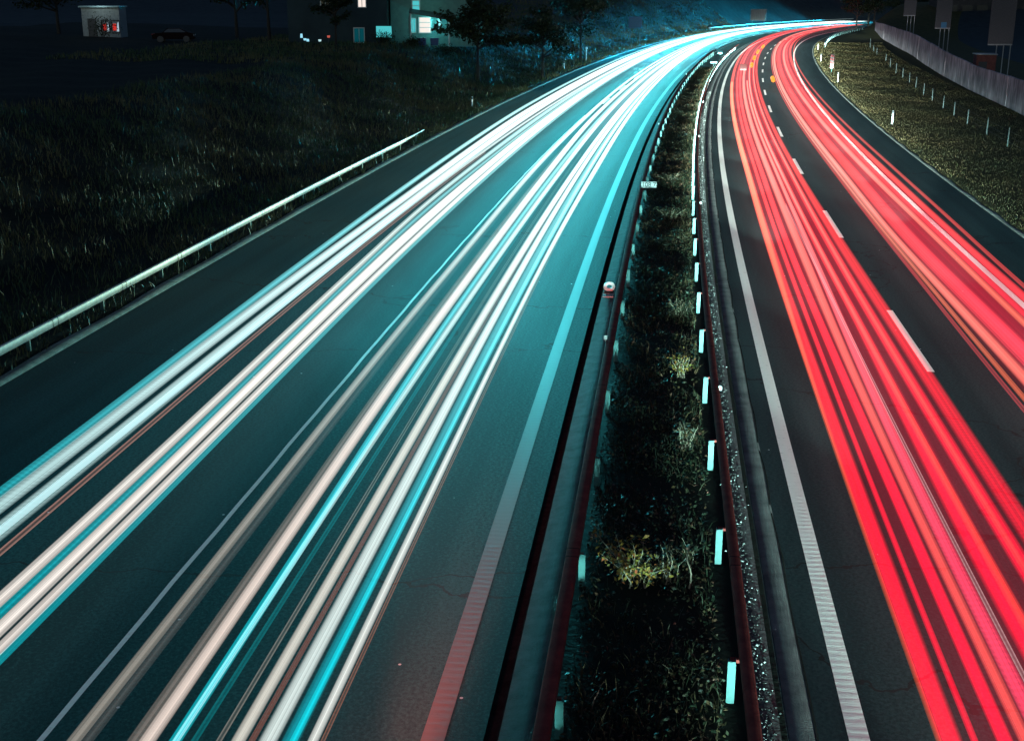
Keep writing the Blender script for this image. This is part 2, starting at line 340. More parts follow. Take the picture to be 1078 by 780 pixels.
# ================================================================== LIGHT TRAILS
def trail_mat(name, near, far, seed, gain_n, gain_f, comb=0.0, streak=.72, s_n=12., s_f=70.):
    m = bpy.data.materials.new(name); m.use_nodes = True; nt = m.node_tree; L = nt.links.new
    for n_ in list(nt.nodes): nt.nodes.remove(n_)
    out = nd(nt, 'ShaderNodeOutputMaterial'); add = nd(nt, 'ShaderNodeAddShader'); em = nd(nt, 'ShaderNodeEmission'); tr = nd(nt, 'ShaderNodeBsdfTransparent')
    L(em.outputs[0], add.inputs[0]); L(tr.outputs[0], add.inputs[1]); L(add.outputs[0], out.inputs[0])
    uv = nd(nt, 'ShaderNodeUVMap'); sp = nd(nt, 'ShaderNodeSeparateXYZ'); L(uv.outputs[0], sp.inputs[0])
    mr = nd(nt, 'ShaderNodeMapRange'); L(sp.outputs[0], mr.inputs[0]); mr.inputs[1].default_value = s_n; mr.inputs[2].default_value = s_f
    mx = nd(nt, 'ShaderNodeMixRGB'); L(mr.outputs[0], mx.inputs[0]); mx.inputs[1].default_value = (*near, 1); mx.inputs[2].default_value = (*far, 1)
    L(mx.outputs[0], em.inputs[0])
    g = nd(nt, 'ShaderNodeMapRange'); L(sp.outputs[0], g.inputs[0]); g.inputs[1].default_value = s_n; g.inputs[2].default_value = s_f; g.inputs[3].default_value = gain_n; g.inputs[4].default_value = gain_f
    # streaks side by side across the lamp, each the same along the whole run
    cb = nd(nt, 'ShaderNodeCombineXYZ'); L(sp.outputs[1], cb.inputs[0]); cb.inputs[1].default_value = seed * 7.3
    ns = nd(nt, 'ShaderNodeTexNoise', _Scale=9.0, _Detail=5, _Roughness=.8); L(cb.outputs[0], ns.inputs['Vector'])
    st = nd(nt, 'ShaderNodeMapRange'); L(ns.outputs[0], st.inputs[0]); st.inputs[1].default_value = .32; st.inputs[2].default_value = .6; st.inputs[3].default_value = 1 - streak; st.inputs[4].default_value = 1.0
    # soft rim
    a = nd(nt, 'ShaderNodeMath', operation='MULTIPLY_ADD'); L(sp.outputs[1], a.inputs[0]); a.inputs[1].default_value = 2; a.inputs[2].default_value = -1
    a2 = nd(nt, 'ShaderNodeMath', operation='ABSOLUTE'); L(a.outputs[0], a2.inputs[0])
    rm = nd(nt, 'ShaderNodeMapRange'); rm.interpolation_type = 'SMOOTHSTEP'; L(a2.outputs[0], rm.inputs[0]); rm.inputs[1].default_value = .45; rm.inputs[2].default_value = 1.0; rm.inputs[3].default_value = 1; rm.inputs[4].default_value = 0.0
    p1 = nd(nt, 'ShaderNodeMath', operation='MULTIPLY'); L(g.outputs[0], p1.inputs[0]); L(st.outputs[0], p1.inputs[1])
    p2 = nd(nt, 'ShaderNodeMath', operation='MULTIPLY'); L(p1.outputs[0], p2.inputs[0]); L(rm.outputs[0], p2.inputs[1])
    last = p2
    if comb:
        w = nd(nt, 'ShaderNodeMath', operation='MULTIPLY'); L(sp.outputs[0], w.inputs[0]); w.inputs[1].default_value = 2 * math.pi / .15
        si = nd(nt, 'ShaderNodeMath', operation='SINE'); L(w.outputs[0], si.inputs[0])
        cm = nd(nt, 'ShaderNodeMapRange'); L(si.outputs[0], cm.inputs[0]); cm.inputs[1].default_value = -.4; cm.inputs[2].default_value = .4; cm.inputs[4].default_value = 1
        fd = nd(nt, 'ShaderNodeMapRange'); L(sp.outputs[0], fd.inputs[0]); fd.inputs[1].default_value = 16; fd.inputs[2].default_value = 34; fd.inputs[3].default_value = 1 - comb * .8; fd.inputs[4].default_value = 1; L(fd.outputs[0], cm.inputs[3])
        p3 = nd(nt, 'ShaderNodeMath', operation='MULTIPLY'); L(p2.outputs[0], p3.inputs[0]); L(cm.outputs[0], p3.inputs[1]); last = p3
    L(last.outputs[0], em.inputs['Strength'])
    return m
def trail(name, pts, z, m, label, group, s0=-12, s1=430, thick=.10, cat='light trail', parent=None):
    s = svals(s0, s1); q = np.array(sorted(pts)); 
    dense = np.arange(-30, 600, 1.0); k = np.ones(13) / 13
    lo = np.convolve(np.pad(np.interp(dense, q[:, 0], q[:, 1]), 6, 'edge'), k, 'valid'); hi = np.convolve(np.pad(np.interp(dense, q[:, 0], q[:, 2]), 6, 'edge'), k, 'valid')
    lo, hi = np.interp(s, dense, lo), np.interp(s, dense, hi); c, w = (lo + hi) / 2, (hi - lo) / 2
    n = 14; ang = 2 * np.pi * np.arange(n) / n
    sg = s[:, None] + 0 * ang; tg = c[:, None] + w[:, None] * np.cos(ang); zg = z + thick / 2 * np.sin(ang) + 0 * sg
    v = P(sg, tg, zg).reshape(-1, 3)
    i = np.arange(len(s) - 1)[:, None] * n + np.arange(n)[None, :]; j = np.arange(len(s) - 1)[:, None] * n + (np.arange(n)[None, :] + 1) % n
    f = np.stack([i, j, j + n, i + n], -1).reshape(-1, 4)
    uv = np.stack([sg, .5 + .5 * np.cos(ang) + 0 * sg], -1).reshape(-1, 2)
    o = npmesh(name, v, f, m, uv=uv, smooth=True, parent=parent)
    return tag(o, label, cat, group)
WH = (1.0, .90, .82); WC = (.62, .95, .95); CY = (.0, .62, .72); CYP = (.25, .80, .82); GR = (.52, .47, .40); PK = (.75, .36, .28); TL = (.0, .24, .26)
WHF = (.92, 1.06, 1.06); CYF = (.55, 1.0, 1.0)
GH = 'headlight trails on the oncoming carriageway'
HEADS = [
 ('veil_o', [(15, -13.0, -10.6), (80, -13.6, -10.9)], WHF, WHF, .0, .34, 0, 'broad veil of white glow filling the outer oncoming lane far up the bend'),
 ('veil_i', [(15, -8.2, -6.1), (80, -8.4, -5.9)], WHF, WHF, .0, .30, 0, 'broad veil of white glow filling the inner oncoming lane far up the bend'),
 ('outermost', [(15, -13.28, -13.08), (28, -13.5, -13.25), (54, -13.85, -13.55), (86, -14.2, -13.85)], CY, CYF, .38, .9, .5, 'outermost cyan headlight streak with a combed edge beside the dark shoulder'),
 ('pale', [(15, -13.08, -12.72), (27, -13.25, -12.87), (49, -13.25, -12.78), (80, -13.6, -13.0)], WC, WHF, .36, 1.1, .35, 'broad pale cyan headlight ribbon just inside the outermost cyan streak'),
 ('third', [(15, -12.6, -12.2), (25, -12.72, -12.29), (47, -12.78, -12.33), (77, -13.0, -12.5)], WC, WHF, .34, 1.1, .3, 'pale headlight ribbon between the dark blue gap and the thin copper streak'),
 ('copper', [(14, -12.03, -11.98), (20, -12.16, -12.11), (24, -12.18, -12.13), (34, -12.25, -12.19)], PK, PK, .34, .4, 0, 'hair thin copper streak along the inner edge of the outer trails'),
 ('b1', [(12, -11.38, -11.15), (18, -11.42, -11.19), (34, -11.75, -11.54), (44, -12.0, -11.78), (70, -12.07, -11.7)], WH, CYF, .46, .7, 0, 'first white streak right of the dark gap in the outer lane, turning cyan farther off'),
 ('b2', [(15, -11.13, -11.0), (18, -11.15, -11.03), (34, -11.52, -11.37), (42, -11.69, -11.49), (77, -11.62, -11.44)], CY, CYF, .40, .6, .25, 'cyan streak running between two white ribbons in the outer lane'),
 ('b3', [(11, -10.96, -10.72), (17, -11.0, -10.78), (34, -11.37, -10.94), (40, -11.45, -10.95), (77, -11.44, -11.02)], WH, WHF, .47, 1.3, 0, 'widest white ribbon of the outer lane, left of its thin brown line'),
 ('b4', [(11, -10.66, -10.50), (16, -10.70, -10.55), (34, -10.91, -10.72), (77, -11.02, -10.75)], WH, WHF, .46, 1.2, 0, 'white ribbon on the inner side of the thin brown line in the outer lane'),
 ('b5', [(11, -10.50, -10.40), (16, -10.55, -10.46), (34, -10.72, -10.60), (77, -10.75, -10.6)], CY, CYF, .36, .6, .1, 'cyan fringe closest to the open asphalt of the outer lane'),
 ('c', [(9, -8.83, -8.69), (24, -8.94, -8.76), (37, -8.93, -8.70), (57, -9.05, -8.75), (78, -8.99, -8.66)], GR, WHF, .30, .9, 0, 'faint grey beige streak just right of the thin white lane seam'),
 ('c2', [(9, -8.69, -8.55), (24, -8.72, -8.6)], (.2, .2, .19), (.2, .2, .19), .16, .1, 0, 'dim grey veil along the right side of the beige streak'),
 ('d0', [(9, -8.16, -8.02), (24, -8.33, -8.2), (57, -8.4, -8.25)], (.5, .42, .36), (.6, .5, .44), .17, .25, 0, 'hazy grey fringe left of the peach white streak in the inner lane'),
 ('d1', [(9, -8.03, -7.85), (14, -8.09, -7.89), (23, -8.22, -7.95), (36, -8.23, -7.91), (57, -8.3, -7.94), (78, -8.45, -8.1)], (1.0, .82, .72), WHF, .46, 1.1, 0, 'peach white headlight streak next to a bright cyan one in the inner lane'),
 ('d2', [(9, -7.72, -7.59), (14, -7.75, -7.6), (23, -7.90, -7.76), (36, -7.9, -7.74), (57, -7.92, -7.7)], CY, CYF, .46, .6, 0, 'bright cyan streak right of the peach white one'),
 ('d3', [(9, -7.67, -7.63), (14, -7.69, -7.64), (22, -7.75, -7.61), (36, -7.73, -7.54), (57, -7.70, -7.43), (78, -7.75, -7.45)], WC, WHF, .40, .9, 0, 'fine pale core line that leaves the bright cyan streak farther off'),
 ('d4', [(9, -7.47, -7.43), (30, -7.5, -7.46)], TL, TL, .4, .2, 0, 'hair thin teal line alone on the asphalt between the two inner streak groups'),
 ('e0', [(9, -7.19, -7.16), (14, -7.2, -7.18), (30, -7.25, -7.23)], GR, GR, .28, .1, 0, 'hair thin cream line just left of the grey white ribbon'),
 ('e1', [(9, -7.04, -6.89), (14, -7.06, -6.88), (22, -7.11, -6.91), (36, -7.13, -6.86), (57, -7.07, -6.81)], (.85, .80, .70), WHF, .40, 1.1, 0, 'grey white ribbon left of the dark brown line in the inner lane'),
 ('eb', [(9, -6.86, -6.81), (14, -6.84, -6.79), (22, -6.89, -6.84), (34, -6.9, -6.88)], (.42, .13, .08), PK, .32, .3, 0, 'thin rusty brown line between the two broad inner lane ribbons'),
 ('e2', [(9, -6.76, -6.55), (14, -6.76, -6.52), (22, -6.81, -6.58), (36, -6.83, -6.6), (57, -6.81, -6.58)], (.78, .88, .84), WHF, .40, 1.1, 0, 'milky white ribbon right of the rusty brown line'),
 ('e3', [(9, -6.51, -6.30), (14, -6.50, -6.3), (22, -6.56, -6.34), (36, -6.62, -6.3), (57, -6.54, -6.23)], (.0, .40, .48), CYF, .32, .45, 0, 'deep teal band beside the innermost white streak'),
 ('e3l', [(9, -6.42, -6.34), (14, -6.38, -6.31), (22, -6.42, -6.32), (36, -6.42, -6.27), (57, -6.42, -6.2)], (.0, .70, .80), WC, .36, .8, 0, 'bright cyan core inside the deep teal band'),
 ('e4', [(9, -6.21, -6.10), (14, -6.22, -6.08), (22, -6.23, -6.12), (36, -6.22, -6.08), (57, -6.14, -5.87)], (.88, .90, .84), WHF, .46, 1.2, 0, 'innermost white streak, nearest to the worn median edge line'),
 ('e5', [(9, -6.06, -6.04), (14, -6.07, -6.05)], (.6, .22, .12), PK, .3, .1, 0, 'hair thin orange line hugging the innermost white streak'),
]
for k, (nm, pts, cn, cf, gn, gf, comb, lab) in enumerate(HEADS):
    far = nm.startswith('veil'); s1 = 62 if nm in ('copper', 'c2', 'd4', 'e0', 'eb', 'e5') else 402
    trail('headlight_trail', pts, .65 + .004 * (k % 5), trail_mat('headlight_glow', cn, cf, k + 1, gn * 1.3, gf * 1.05, comb * .6, s_n=60. if far else 12., s_f=190. if far else 70.), lab, GH, s0=60 if far else -12, s1=s1)
RD = (1.0, .0, .03); RM = (1.0, .085, .075); OR = (1.0, .15, .04); PE = (1.0, .33, .26)
GT = 'tail light trails on the outgoing carriageway'
TAILS = [
 ('veil_l', [(10, .6, 3.2), (60, .7, 3.4)], (1.0, .0, .06), (1.0, .02, .05), .05, .22, 0, 352, 'wide faint red veil over the whole left outgoing lane'),
 ('veil_r', [(10, 4.6, 7.3), (60, 4.8, 7.5)], (1.0, .0, .06), (1.0, .02, .05), .10, .24, 0, 352, 'wide faint red veil over the whole outer outgoing lane'),
 ('ra', [(10, .58, .86), (16, .58, .90), (37, .66, 1.0), (55, .78, 1.12), (114, .7, 1.05)], RD, (1.0, .10, .08), .50, .55, 0, 352, 'leftmost broad red tail light ribbon, nearest the thick white edge line'),
 ('ra2', [(10, .58, .62), (16, .57, .63), (20, .6, .66), (37, .68, .93), (55, .8, 1.08), (114, .72, 1.0)], OR, (1.0, .42, .20), .18, .40, 0, 116, 'orange rim along the left side of the leftmost red ribbon'),
 ('rb', [(10, .94, 1.01), (16, .96, 1.04), (20, .99, 1.08), (38, 1.08, 1.25), (56, 1.22, 1.41)], RD, RM, .48, .5, 0, 352, 'narrow red streak in the dark gap beside the leftmost red ribbon'),
 ('rc', [(10, 1.22, 1.40), (16, 1.21, 1.43), (38, 1.28, 1.52), (56, 1.45, 1.71)], RD, RM, .48, .48, 0, 352, 'red ribbon second in from the left, right of the first dark gap'),
 ('rd', [(12, 1.46, 1.61), (20, 1.44, 1.63), (38, 1.6, 1.94), (56, 1.75, 2.05)], RM, PE, .42, .5, 0, 140, 'peach pink ribbon left of the combed pink one'),
 ('re', [(12, 1.61, 1.83), (20, 1.62, 1.86), (38, 1.98, 2.18), (56, 2.14, 2.31)], (1.0, .05, .12), PE, .45, .5, .45, 118, 'combed pink ribbon down the middle of the left outgoing lane'),
 ('re2', [(12, 1.85, 1.88), (20, 1.87, 1.89), (30, 1.95, 1.97)], (.75, .55, .55), (.8, .6, .6), .30, .3, .5, 46, 'pale dotted hairline on the right edge of the combed pink ribbon'),
 ('rf', [(16, 1.95, 2.31), (20, 1.98, 2.33), (24, 2.15, 2.42), (38, 2.21, 2.45), (56, 2.31, 2.55)], RD, RM, .48, .48, 0, 352, 'wide crimson ribbon right of the dotted hairline'),
 ('rf2', [(16, 2.16, 2.30), (20, 2.2, 2.32), (38, 2.3, 2.42), (56, 2.36, 2.5)], OR, PE, .14, .45, 0, 150, 'orange rim on the right side of the wide crimson ribbon'),
 ('rg', [(16, 2.52, 2.82), (20, 2.53, 2.83), (38, 2.6, 2.9), (56, 2.72, 2.95)], RD, RM, .46, .42, 0, 352, 'red ribbon between the dark asphalt gap and the lane dashes'),
 ('rg2', [(16, 2.62, 2.70), (20, 2.63, 2.71), (38, 2.7, 2.8), (56, 2.8, 2.9)], OR, PE, .16, .35, 0, 352, 'orange core line inside the red ribbon left of the lane dashes'),
 ('rh', [(16, 2.84, 3.22), (24, 2.92, 3.3), (38, 2.9, 3.32), (56, 2.99, 3.29)], RD, RM, .36, .40, .5, 352, 'combed red ribbon lying under the broken lane line'),
 ('ri', [(23, 4.48, 4.53), (29, 4.57, 4.64), (38, 4.63, 4.73), (56, 4.75, 4.84)], (1.0, .12, .14), RM, .22, .36, 0, 352, 'thin faint red line first right of the broken lane line'),
 ('rj', [(23, 4.66, 4.76), (29, 4.76, 4.85), (38, 4.76, 4.88), (56, 4.88, 5.01)], OR, PE, .34, .5, 0, 352, 'bright orange streak left of the wide peach ribbon'),
 ('rk', [(29, 4.93, 5.28), (38, 4.88, 5.12), (56, 5.01, 5.31)], (1.0, .14, .10), PE, .40, .55, 0, 352, 'wide peach red ribbon in the left half of the outer outgoing lane'),
 ('rl', [(29, 5.26, 5.92), (38, 5.12, 5.75), (56, 5.31, 5.95)], (1.0, .045, .09), RM, .42, .42, 0, 352, 'broadest soft red ribbon in the middle of the outer outgoing lane'),
 ('rm', [(29, 6.18, 6.4), (42, 6.25, 6.47), (56, 6.15, 6.5)], OR, PE, .32, .42, 0, 352, 'orange ribbon just left of the solid shoulder line'),
 ('rm2', [(29, 6.42, 6.62), (42, 6.5, 6.72), (56, 6.5, 6.8)], RD, RM, .36, .4, 0, 352, 'crimson band between the orange ribbon and the solid shoulder line'),
 ('rn', [(33, 6.86, 7.2), (42, 6.93, 7.24), (56, 7.0, 7.35)], RD, (1.0, .10, .08), .46, .46, 0, 352, 'red ribbon on the shoulder side of the solid white line'),
 ('ro', [(33, 7.29, 7.39), (42, 7.48, 7.61), (56, 7.58, 7.75)], (1.0, .06, .07), (1.0, .12, .10), .38, .38, 0, 300, 'rightmost thin red line, alone on the grey hard shoulder'),
]
for k, (nm, pts, cn, cf, gn, gf, comb, s1, lab) in enumerate(TAILS):
    trail('tail_light_trail', pts, .80 + .004 * (k % 5), trail_mat('tail_light_glow', cn, cf, 40 + k, gn * 1.6, gf * 1.55, comb * .4, s_n=14., s_f=58.), lab, GT, s1=s1)
M_blink = emit('indicator_glow', (1.0, .36, .02), 1.3)
for i, (s, t, ln, lab) in enumerate([(141, 2.6, 7, 'nearest of the orange indicator flashes on the far bend'), (157, 2.7, 8, 'orange indicator flash second nearest on the far bend'), (174, 2.8, 9, 'orange indicator flash third along the far bend'), (192, 3.0, 10, 'farthest orange indicator flash, before the trails merge'), (117, 4.6, 6, 'lone orange indicator flash right of the broken lane line')]):
    q = np.linspace(s, s + ln, 6); tag(MB().tube([P(a, t, .85) for a in q], [.03] + [.2] * 4 + [.03], n=8).build('indicator_flash', M_blink), lab, 'indicator flash', 'orange indicator flashes on the bend')
tag(MB().box(P(137, 1.75, 1.0), (.75, .12, .7), -head(137)).build('lorry_light', emit('lorry_glow', (1.0, .26, .24), .5), bevel=.04), 'pale pink block of light where the left lane trails begin', 'tail light')

# ================================================================== GUARD RAILS
M_galv = mat('galvanised_steel', (.40, .40, .40), (.26, .26, .26), scale=6, rough=.6, metal=.1, bump=.1)
M_rail_red = mat('dark_red_steel', (.23, .042, .036), (.14, .026, .024), scale=5, rough=.95, metal=.0, spec=.05, bump=.2)  # dark red, faintly mottled rail colour
M_post = mat('post_steel', (.034, .108, .108), (.024, .085, .085), scale=7, rough=.5, metal=.2)
M_refl = mat('reflector', (.85, .86, .84), (.7, .7, .7), rough=.35)
def beam(pts, w, h, m, parent, r=.02, taper=0, cap=True):
    """a box beam with eased corners swept along points (x,y,ztop)"""
    n = len(pts); pts = np.array(pts); d = np.gradient(pts, axis=0); d[:, 2] = 0; d /= np.linalg.norm(d, axis=1)[:, None]
    nx = np.stack([d[:, 1], -d[:, 0], 0 * d[:, 0]], 1)
    ring = [(-w / 2, -r), (-w / 2 + r, 0), (w / 2 - r, 0), (w / 2, -r), (w / 2, -h + r), (w / 2 - r, -h), (-w / 2 + r, -h), (-w / 2, -h + r)]
    hk = np.ones(n)
    if taper: hk[-taper:] = np.linspace(1, .12, taper)
    v = np.stack([pts + nx * a + np.stack([0 * hk, 0 * hk, b * hk], 1) for a, b in ring], 1).reshape(-1, 3); k = 8
    i = np.arange(n - 1)[:, None] * k + np.arange(k); j = np.arange(n - 1)[:, None] * k + (np.arange(k) + 1) % k
    f = np.stack([i, i + k, j + k, j], -1).reshape(-1, 4)
    if cap: f = np.concatenate([f, [[0, 1, 2, 3], [0, 3, 4, 7], [4, 5, 6, 7]], np.array([[3, 2, 1, 0], [7, 4, 3, 0], [7, 6, 5, 4]]) + (n - 1) * k])
    return npmesh('beam', v, f, m, parent=parent)
def rail(name, s0, s1, t, ztop, w, h, posts, pt, ptop, m, mp, label, group, group_joint=8.0, zg=None):
    base = P(s0, t, 0); root = empty(name, tuple(base), label=label, cat='guard rail', group=group)
    bpy.context.view_layer.update(); inv = np.array(base)
    s = svals(s0, s1); zz = np.full_like(s, ztop) if zg is None else ztop + zg(s)
    beam(P(s, t, zz) - inv, w, h, m, root, taper=7 if s1 == 73 else 0)
    for a in np.arange(s0 + 2.2, s1 - 1, group_joint):     # sleeves where two lengths of beam meet
        z0 = ztop + (0 if zg is None else float(zg(np.array([a]))[0]))
        for da in (-.14, .14):
            q = P(np.array([a + da - .012, a + da, a + da + .012]), t, z0 + .003) - inv
            o = beam(q, w + .006, h + .006, M_black, root, r=.019, cap=False); o.name = 'joint'
    proto = None
    for a in posts:
        c = P(a, pt, 0) - inv; z0 = 0 if zg is None else float(zg(np.array([a]))[0])
        if proto is None:
            b = MB(); H_ = ptop + .3
            b.box((0, 0, H_ / 2 - .3), (.10, .012, H_)).box((-.044, .03, H_ / 2 - .3), (.012, .048, H_)).box((.044, .03, H_ / 2 - .3), (.012, .048, H_))
            proto = b.build('post', mp, root); o = proto
            dx = (t - pt); brk = MB().box((dx / 2, .075, ptop - .03), (abs(dx) + .04, .05, .05)).build('bracket', m, root); o2 = brk
        else:
            o = proto.copy(); COL.objects.link(o); o.parent = root; o2 = brk.copy(); COL.objects.link(o2); o2.parent = root
        for w_ in (o, o2): w_.location = (c[0], c[1], z0); w_.rotation_euler = (0, 0, -head(a))
    return root, inv
GR_ = 'steel box beam guard rails along the motorway'
rl, _ = rail('guard_rail', -20, 190, -3.67, .75, .19, .14, [-13.5 + 4 * k for k in range(50)], -3.55, .58, M_rail_red, mat('post_steel_cyan_lit', (.015, .11, .11), (.010, .08, .08), rough=.6), 'reddish steel guard rail beside the concrete gutter on the left of the median', GR_)  # same post steel, with dimmer cyan lighting put into this copy's colour
rr, rbase = rail('guard_rail', -20, 210, -1.34, .75, .15, .14, [-12.4 + 4 * k for k in range(55)], -1.50, .62, M_rail_red, M_post, 'dark guard rail beside the gravel strip with a row of bright posts', GR_)
rail('guard_rail', 8, 73, -17.9, .58, .10, .21, [9 + 4.15 * k for k in range(16)], -18.0, .45, M_galv, M_post, 'pale steel guard rail on the left verge, ending halfway along', GR_, group_joint=4.15)
rail('guard_rail', 215, 330, 12.2, .72, .12, .22, [216 + 4 * k for k in range(28)], 12.35, .6, M_galv, M_post, 'distant guard rail on the right inside the bend', GR_, zg=lambda s: gz(s, np.full_like(s, 12.2)))
rail('guard_rail', 300, 428, -19.4, .85, .12, .25, [301 + 4 * k for k in range(32)], -19.5, .7, M_galv, M_post, 'distant guard rail on the left bank above the white glow', GR_, zg=lambda s: gz(s, np.full_like(s, -19.4)))
# reflectors clipped to the median rails
for s in (22.5, 46.5, 70.5, 94.5, 118.5):
    c = P(s, -1.27, .70) - rbase; MB().box(c, (.03, .03, .09), -head(s)).box((c[0] + .03, c[1], c[2] + .02), (.07, .02, .09), -head(s)).build('reflector', M_refl, rr)
linv = P(-20, -3.67, 0)
for s in (25.9, 76.5, 127.0):
    c = P(s, -3.78, .79) - linv; MB().box(c, (.08, .03, .10), -head(s)).box((c[0], c[1], c[2] - .06), (.02, .02, .06), -head(s)).build('reflector', M_refl, rl)

# ------------------------------------------------------------------ kilometre plate, median markers, drain
M_plate = mat('plate_white', (.36, .39, .40), (.30, .33, .34), scale=3, rough=.4)
M_ink = mat('plate_black', (.02, .02, .025), rough=.5)
M_dark = mat('dark_metal', (.05, .05, .055), rough=.6)
def text_mesh(name, body, size, m, parent, loc, rot):
    cu = bpy.data.curves.new(name, 'FONT'); cu.body = body; cu.size = size; cu.align_x = 'CENTER'; cu.align_y = 'CENTER'; cu.extrude = .003; cu.offset = .004
    to = bpy.data.objects.new('tmp', cu); COL.objects.link(to); dg = bpy.context.evaluated_depsgraph_get()
    me = bpy.data.meshes.new_from_object(to.evaluated_get(dg)); bpy.data.objects.remove(to); bpy.data.curves.remove(cu)
    me.materials.clear(); me.materials.append(m); o = bpy.data.objects.new(name, me); COL.objects.link(o); o.parent = parent; o.location = loc; o.rotation_euler = rot
    return o
km = empty('kilometre_sign', tuple(P(50, -3.36, 0)), -head(50) + .02, label='small white kilometre plate reading 108.7 on the median rail', cat='kilometre sign')
MB().box((0, 0, .87), (.64, .025, .27)).build('plate', M_plate, km, bevel=.01)
MB().tube([(-.12, .05, -.2), (-.12, .05, .98)], .025).build('post', M_post, km)
text_mesh('digits', '108.7', .27, M_ink, km, (0, -.016, .87), (R(90), 0, 0))
for s, t, z, w, h, lab in ((182, -2.54, .55, .65, .42, 'pale teal marker plate standing in the median, farther of two'), (156, -2.1, .5, .8, .22, 'low white marker plate lying across the median, nearer of two')):
    p = empty('marker_plate', tuple(P(s, t, 0)), -head(s), label=lab, cat='marker plate', group='marker plates in the median')
    MB().box((0, 0, z), (w, .03, h)).build('plate', mat('marker_teal', (.10, .30, .31), rough=.5), p, bevel=.01); MB().tube([(0, .05, -.1), (0, .05, z + h / 2 - .05)], .025).build('post', M_post, p)
dr = empty('drain_inlet', tuple(P(33.4, -4.08, .0)), -head(33.4), label='round pale drain collar with a dark centre and a grate in the left gutter', cat='drain')
b = MB(); N = 20
for i in range(N):
    pass
ringm = Matrix.Rotation(R(38), 3, 'X')
rp = [ringm @ Vector((.125 * math.cos(2 * math.pi * i / N), .125 * math.sin(2 * math.pi * i / N), 0)) for i in range(N + 1)]
b.tube([(p.x, p.y + .42, p.z + .2) for p in rp], .052, n=8, cap=False); b.build('collar', M_refl, dr, smooth=True)
MB().tube([(0, .46, -.05), (0, .44, .16)], [.19, .12], n=16).build('socket', M_conc, dr, smooth=True)
b = MB()
for i in range(6): b.box((-.12 + .05 * i, -.25, .085), (.026, .30, .03))
b.box((0, -.09, .08), (.32, .03, .04)).box((0, -.41, .08), (.32, .03, .04)); b.build('grate', M_galv, dr)

# ------------------------------------------------------------------ delineator posts and beacon
M_red = mat('beacon_red', (.30, .01, .01), (.24, .008, .008), rough=.5)
def delineator(s, t, lab, h=.95):
    p = P(s, t, 0); z = float(gz(s, t)); o = empty('delineator_post', (p[0], p[1], z - .05), -head(s), label=lab, cat='delineator', group='white delineator posts along the verges')
    MB().box((0, 0, h * .42), (.12, .10, h * .84)).build('shaft', M_plate, o, bevel=.02); MB().box((0, 0, h * .84 + .07), (.121, .101, .14), taper=.92).build('band', M_dark, o)
    MB().box((0, 0, h * .84 + .155), (.11, .09, .04), taper=.7).build('cap', M_plate, o); MB().box((0, -.056, h * .70), (.06, .012, .16)).build('reflector', M_refl, o)
delineator(86.2, 11.56, 'nearest white delineator post on the right verge')
delineator(129.7, 11.22, 'white delineator post beside the red and white beacon on the right verge')
delineator(171, 11.15, 'white delineator post on the right verge beyond the beacon')
delineator(207, 11.22, 'farthest small white delineator post before the distant right rail')
delineator(93, -18.71, 'nearest slim post on the grassy left verge, in shadow')
delineator(145.5, -18.91, 'small post on the lit left verge before the tall white one')
tp = P(165, -19.1, 0); tpz = float(gz(165, -19.1)); o = empty('marker_post', (tp[0], tp[1], tpz - .1), label='tall white marker post on the teal lit left bank', cat='marker post')
MB().tube([(0, 0, 0), (0, 0, 1.6)], .085, n=10).build('shaft', M_plate, o, smooth=True); MB().box((.03, 0, 1.72), (.26, .09, .30)).build('head', M_plate, o, bevel=.02)
q = P(146, 11.45, 0); be = empty('beacon_board', (q[0], q[1], float(gz(146, 11.45))), -head(146), label='red and white striped beacon board on the right verge', cat='beacon')
b = MB().box((0, 0, 1.2), (.42, .035, 1.55)); b.build('board', mat('beacon_white', (.12, .08, .08), rough=.5), be, bevel=.01)
b = MB()
for i in range(4):
    z = .60 + .38 * i
    b.poly([(-.2, -.0215, z), (.2, -.0215, z - .12), (.2, -.0215, z + .08), (-.2, -.0215, z + .20)])
b.build('stripes', M_red, be); MB().tube([(0, .05, -.2), (0, .05, 1.9)], .035).build('post', M_post, be)

# ------------------------------------------------------------------ wire fence on the right verge
fp = [(62.6, 224.8), (58.5, 210), (55.4, 196.8), (53.0, 186.5), (49.2, 168.7), (45.5, 154.0), (42.7, 142.2), (41.1, 134.3), (39.5, 126.8), (37.8, 119.3), (36.0, 111.3), (34.7, 104.9), (33.2, 97.7), (32.0, 91.7), (30.9, 85.8), (29.7, 78.9), (28.6, 72.6), (27.6, 66.3), (26.7, 60)]
M_wood = mat('fence_post_timber', (.10, .12, .12), (.06, .075, .075), scale=5, rough=.85, stretch=(1, 1, .2))
fe = empty('wire_fence', (fp[9][0], fp[9][1], 0), label='post and wire fence between the right verge and the concrete wall', cat='fence')
fo = Vector((fp[9][0], fp[9][1], 0)); tops = []
for x, y in fp:
    z = G(x, y); lean = random.uniform(-.04, .04); r = random.uniform(.035, .045); h = random.uniform(.95, 1.1)
    MB().tube([(x - fo.x, y - fo.y, z - .2), (x - fo.x + lean, y - fo.y, z + h)], [r, r * .9], n=8).build('post', M_wood, fe); tops.append((x - fo.x, y - fo.y, z))
b = MB()
for hgt in (.3, .6, .9): b.tube([(x, y, z + hgt) for x, y, z in tops], .006, n=4)
b.build('wire', M_dark, fe)

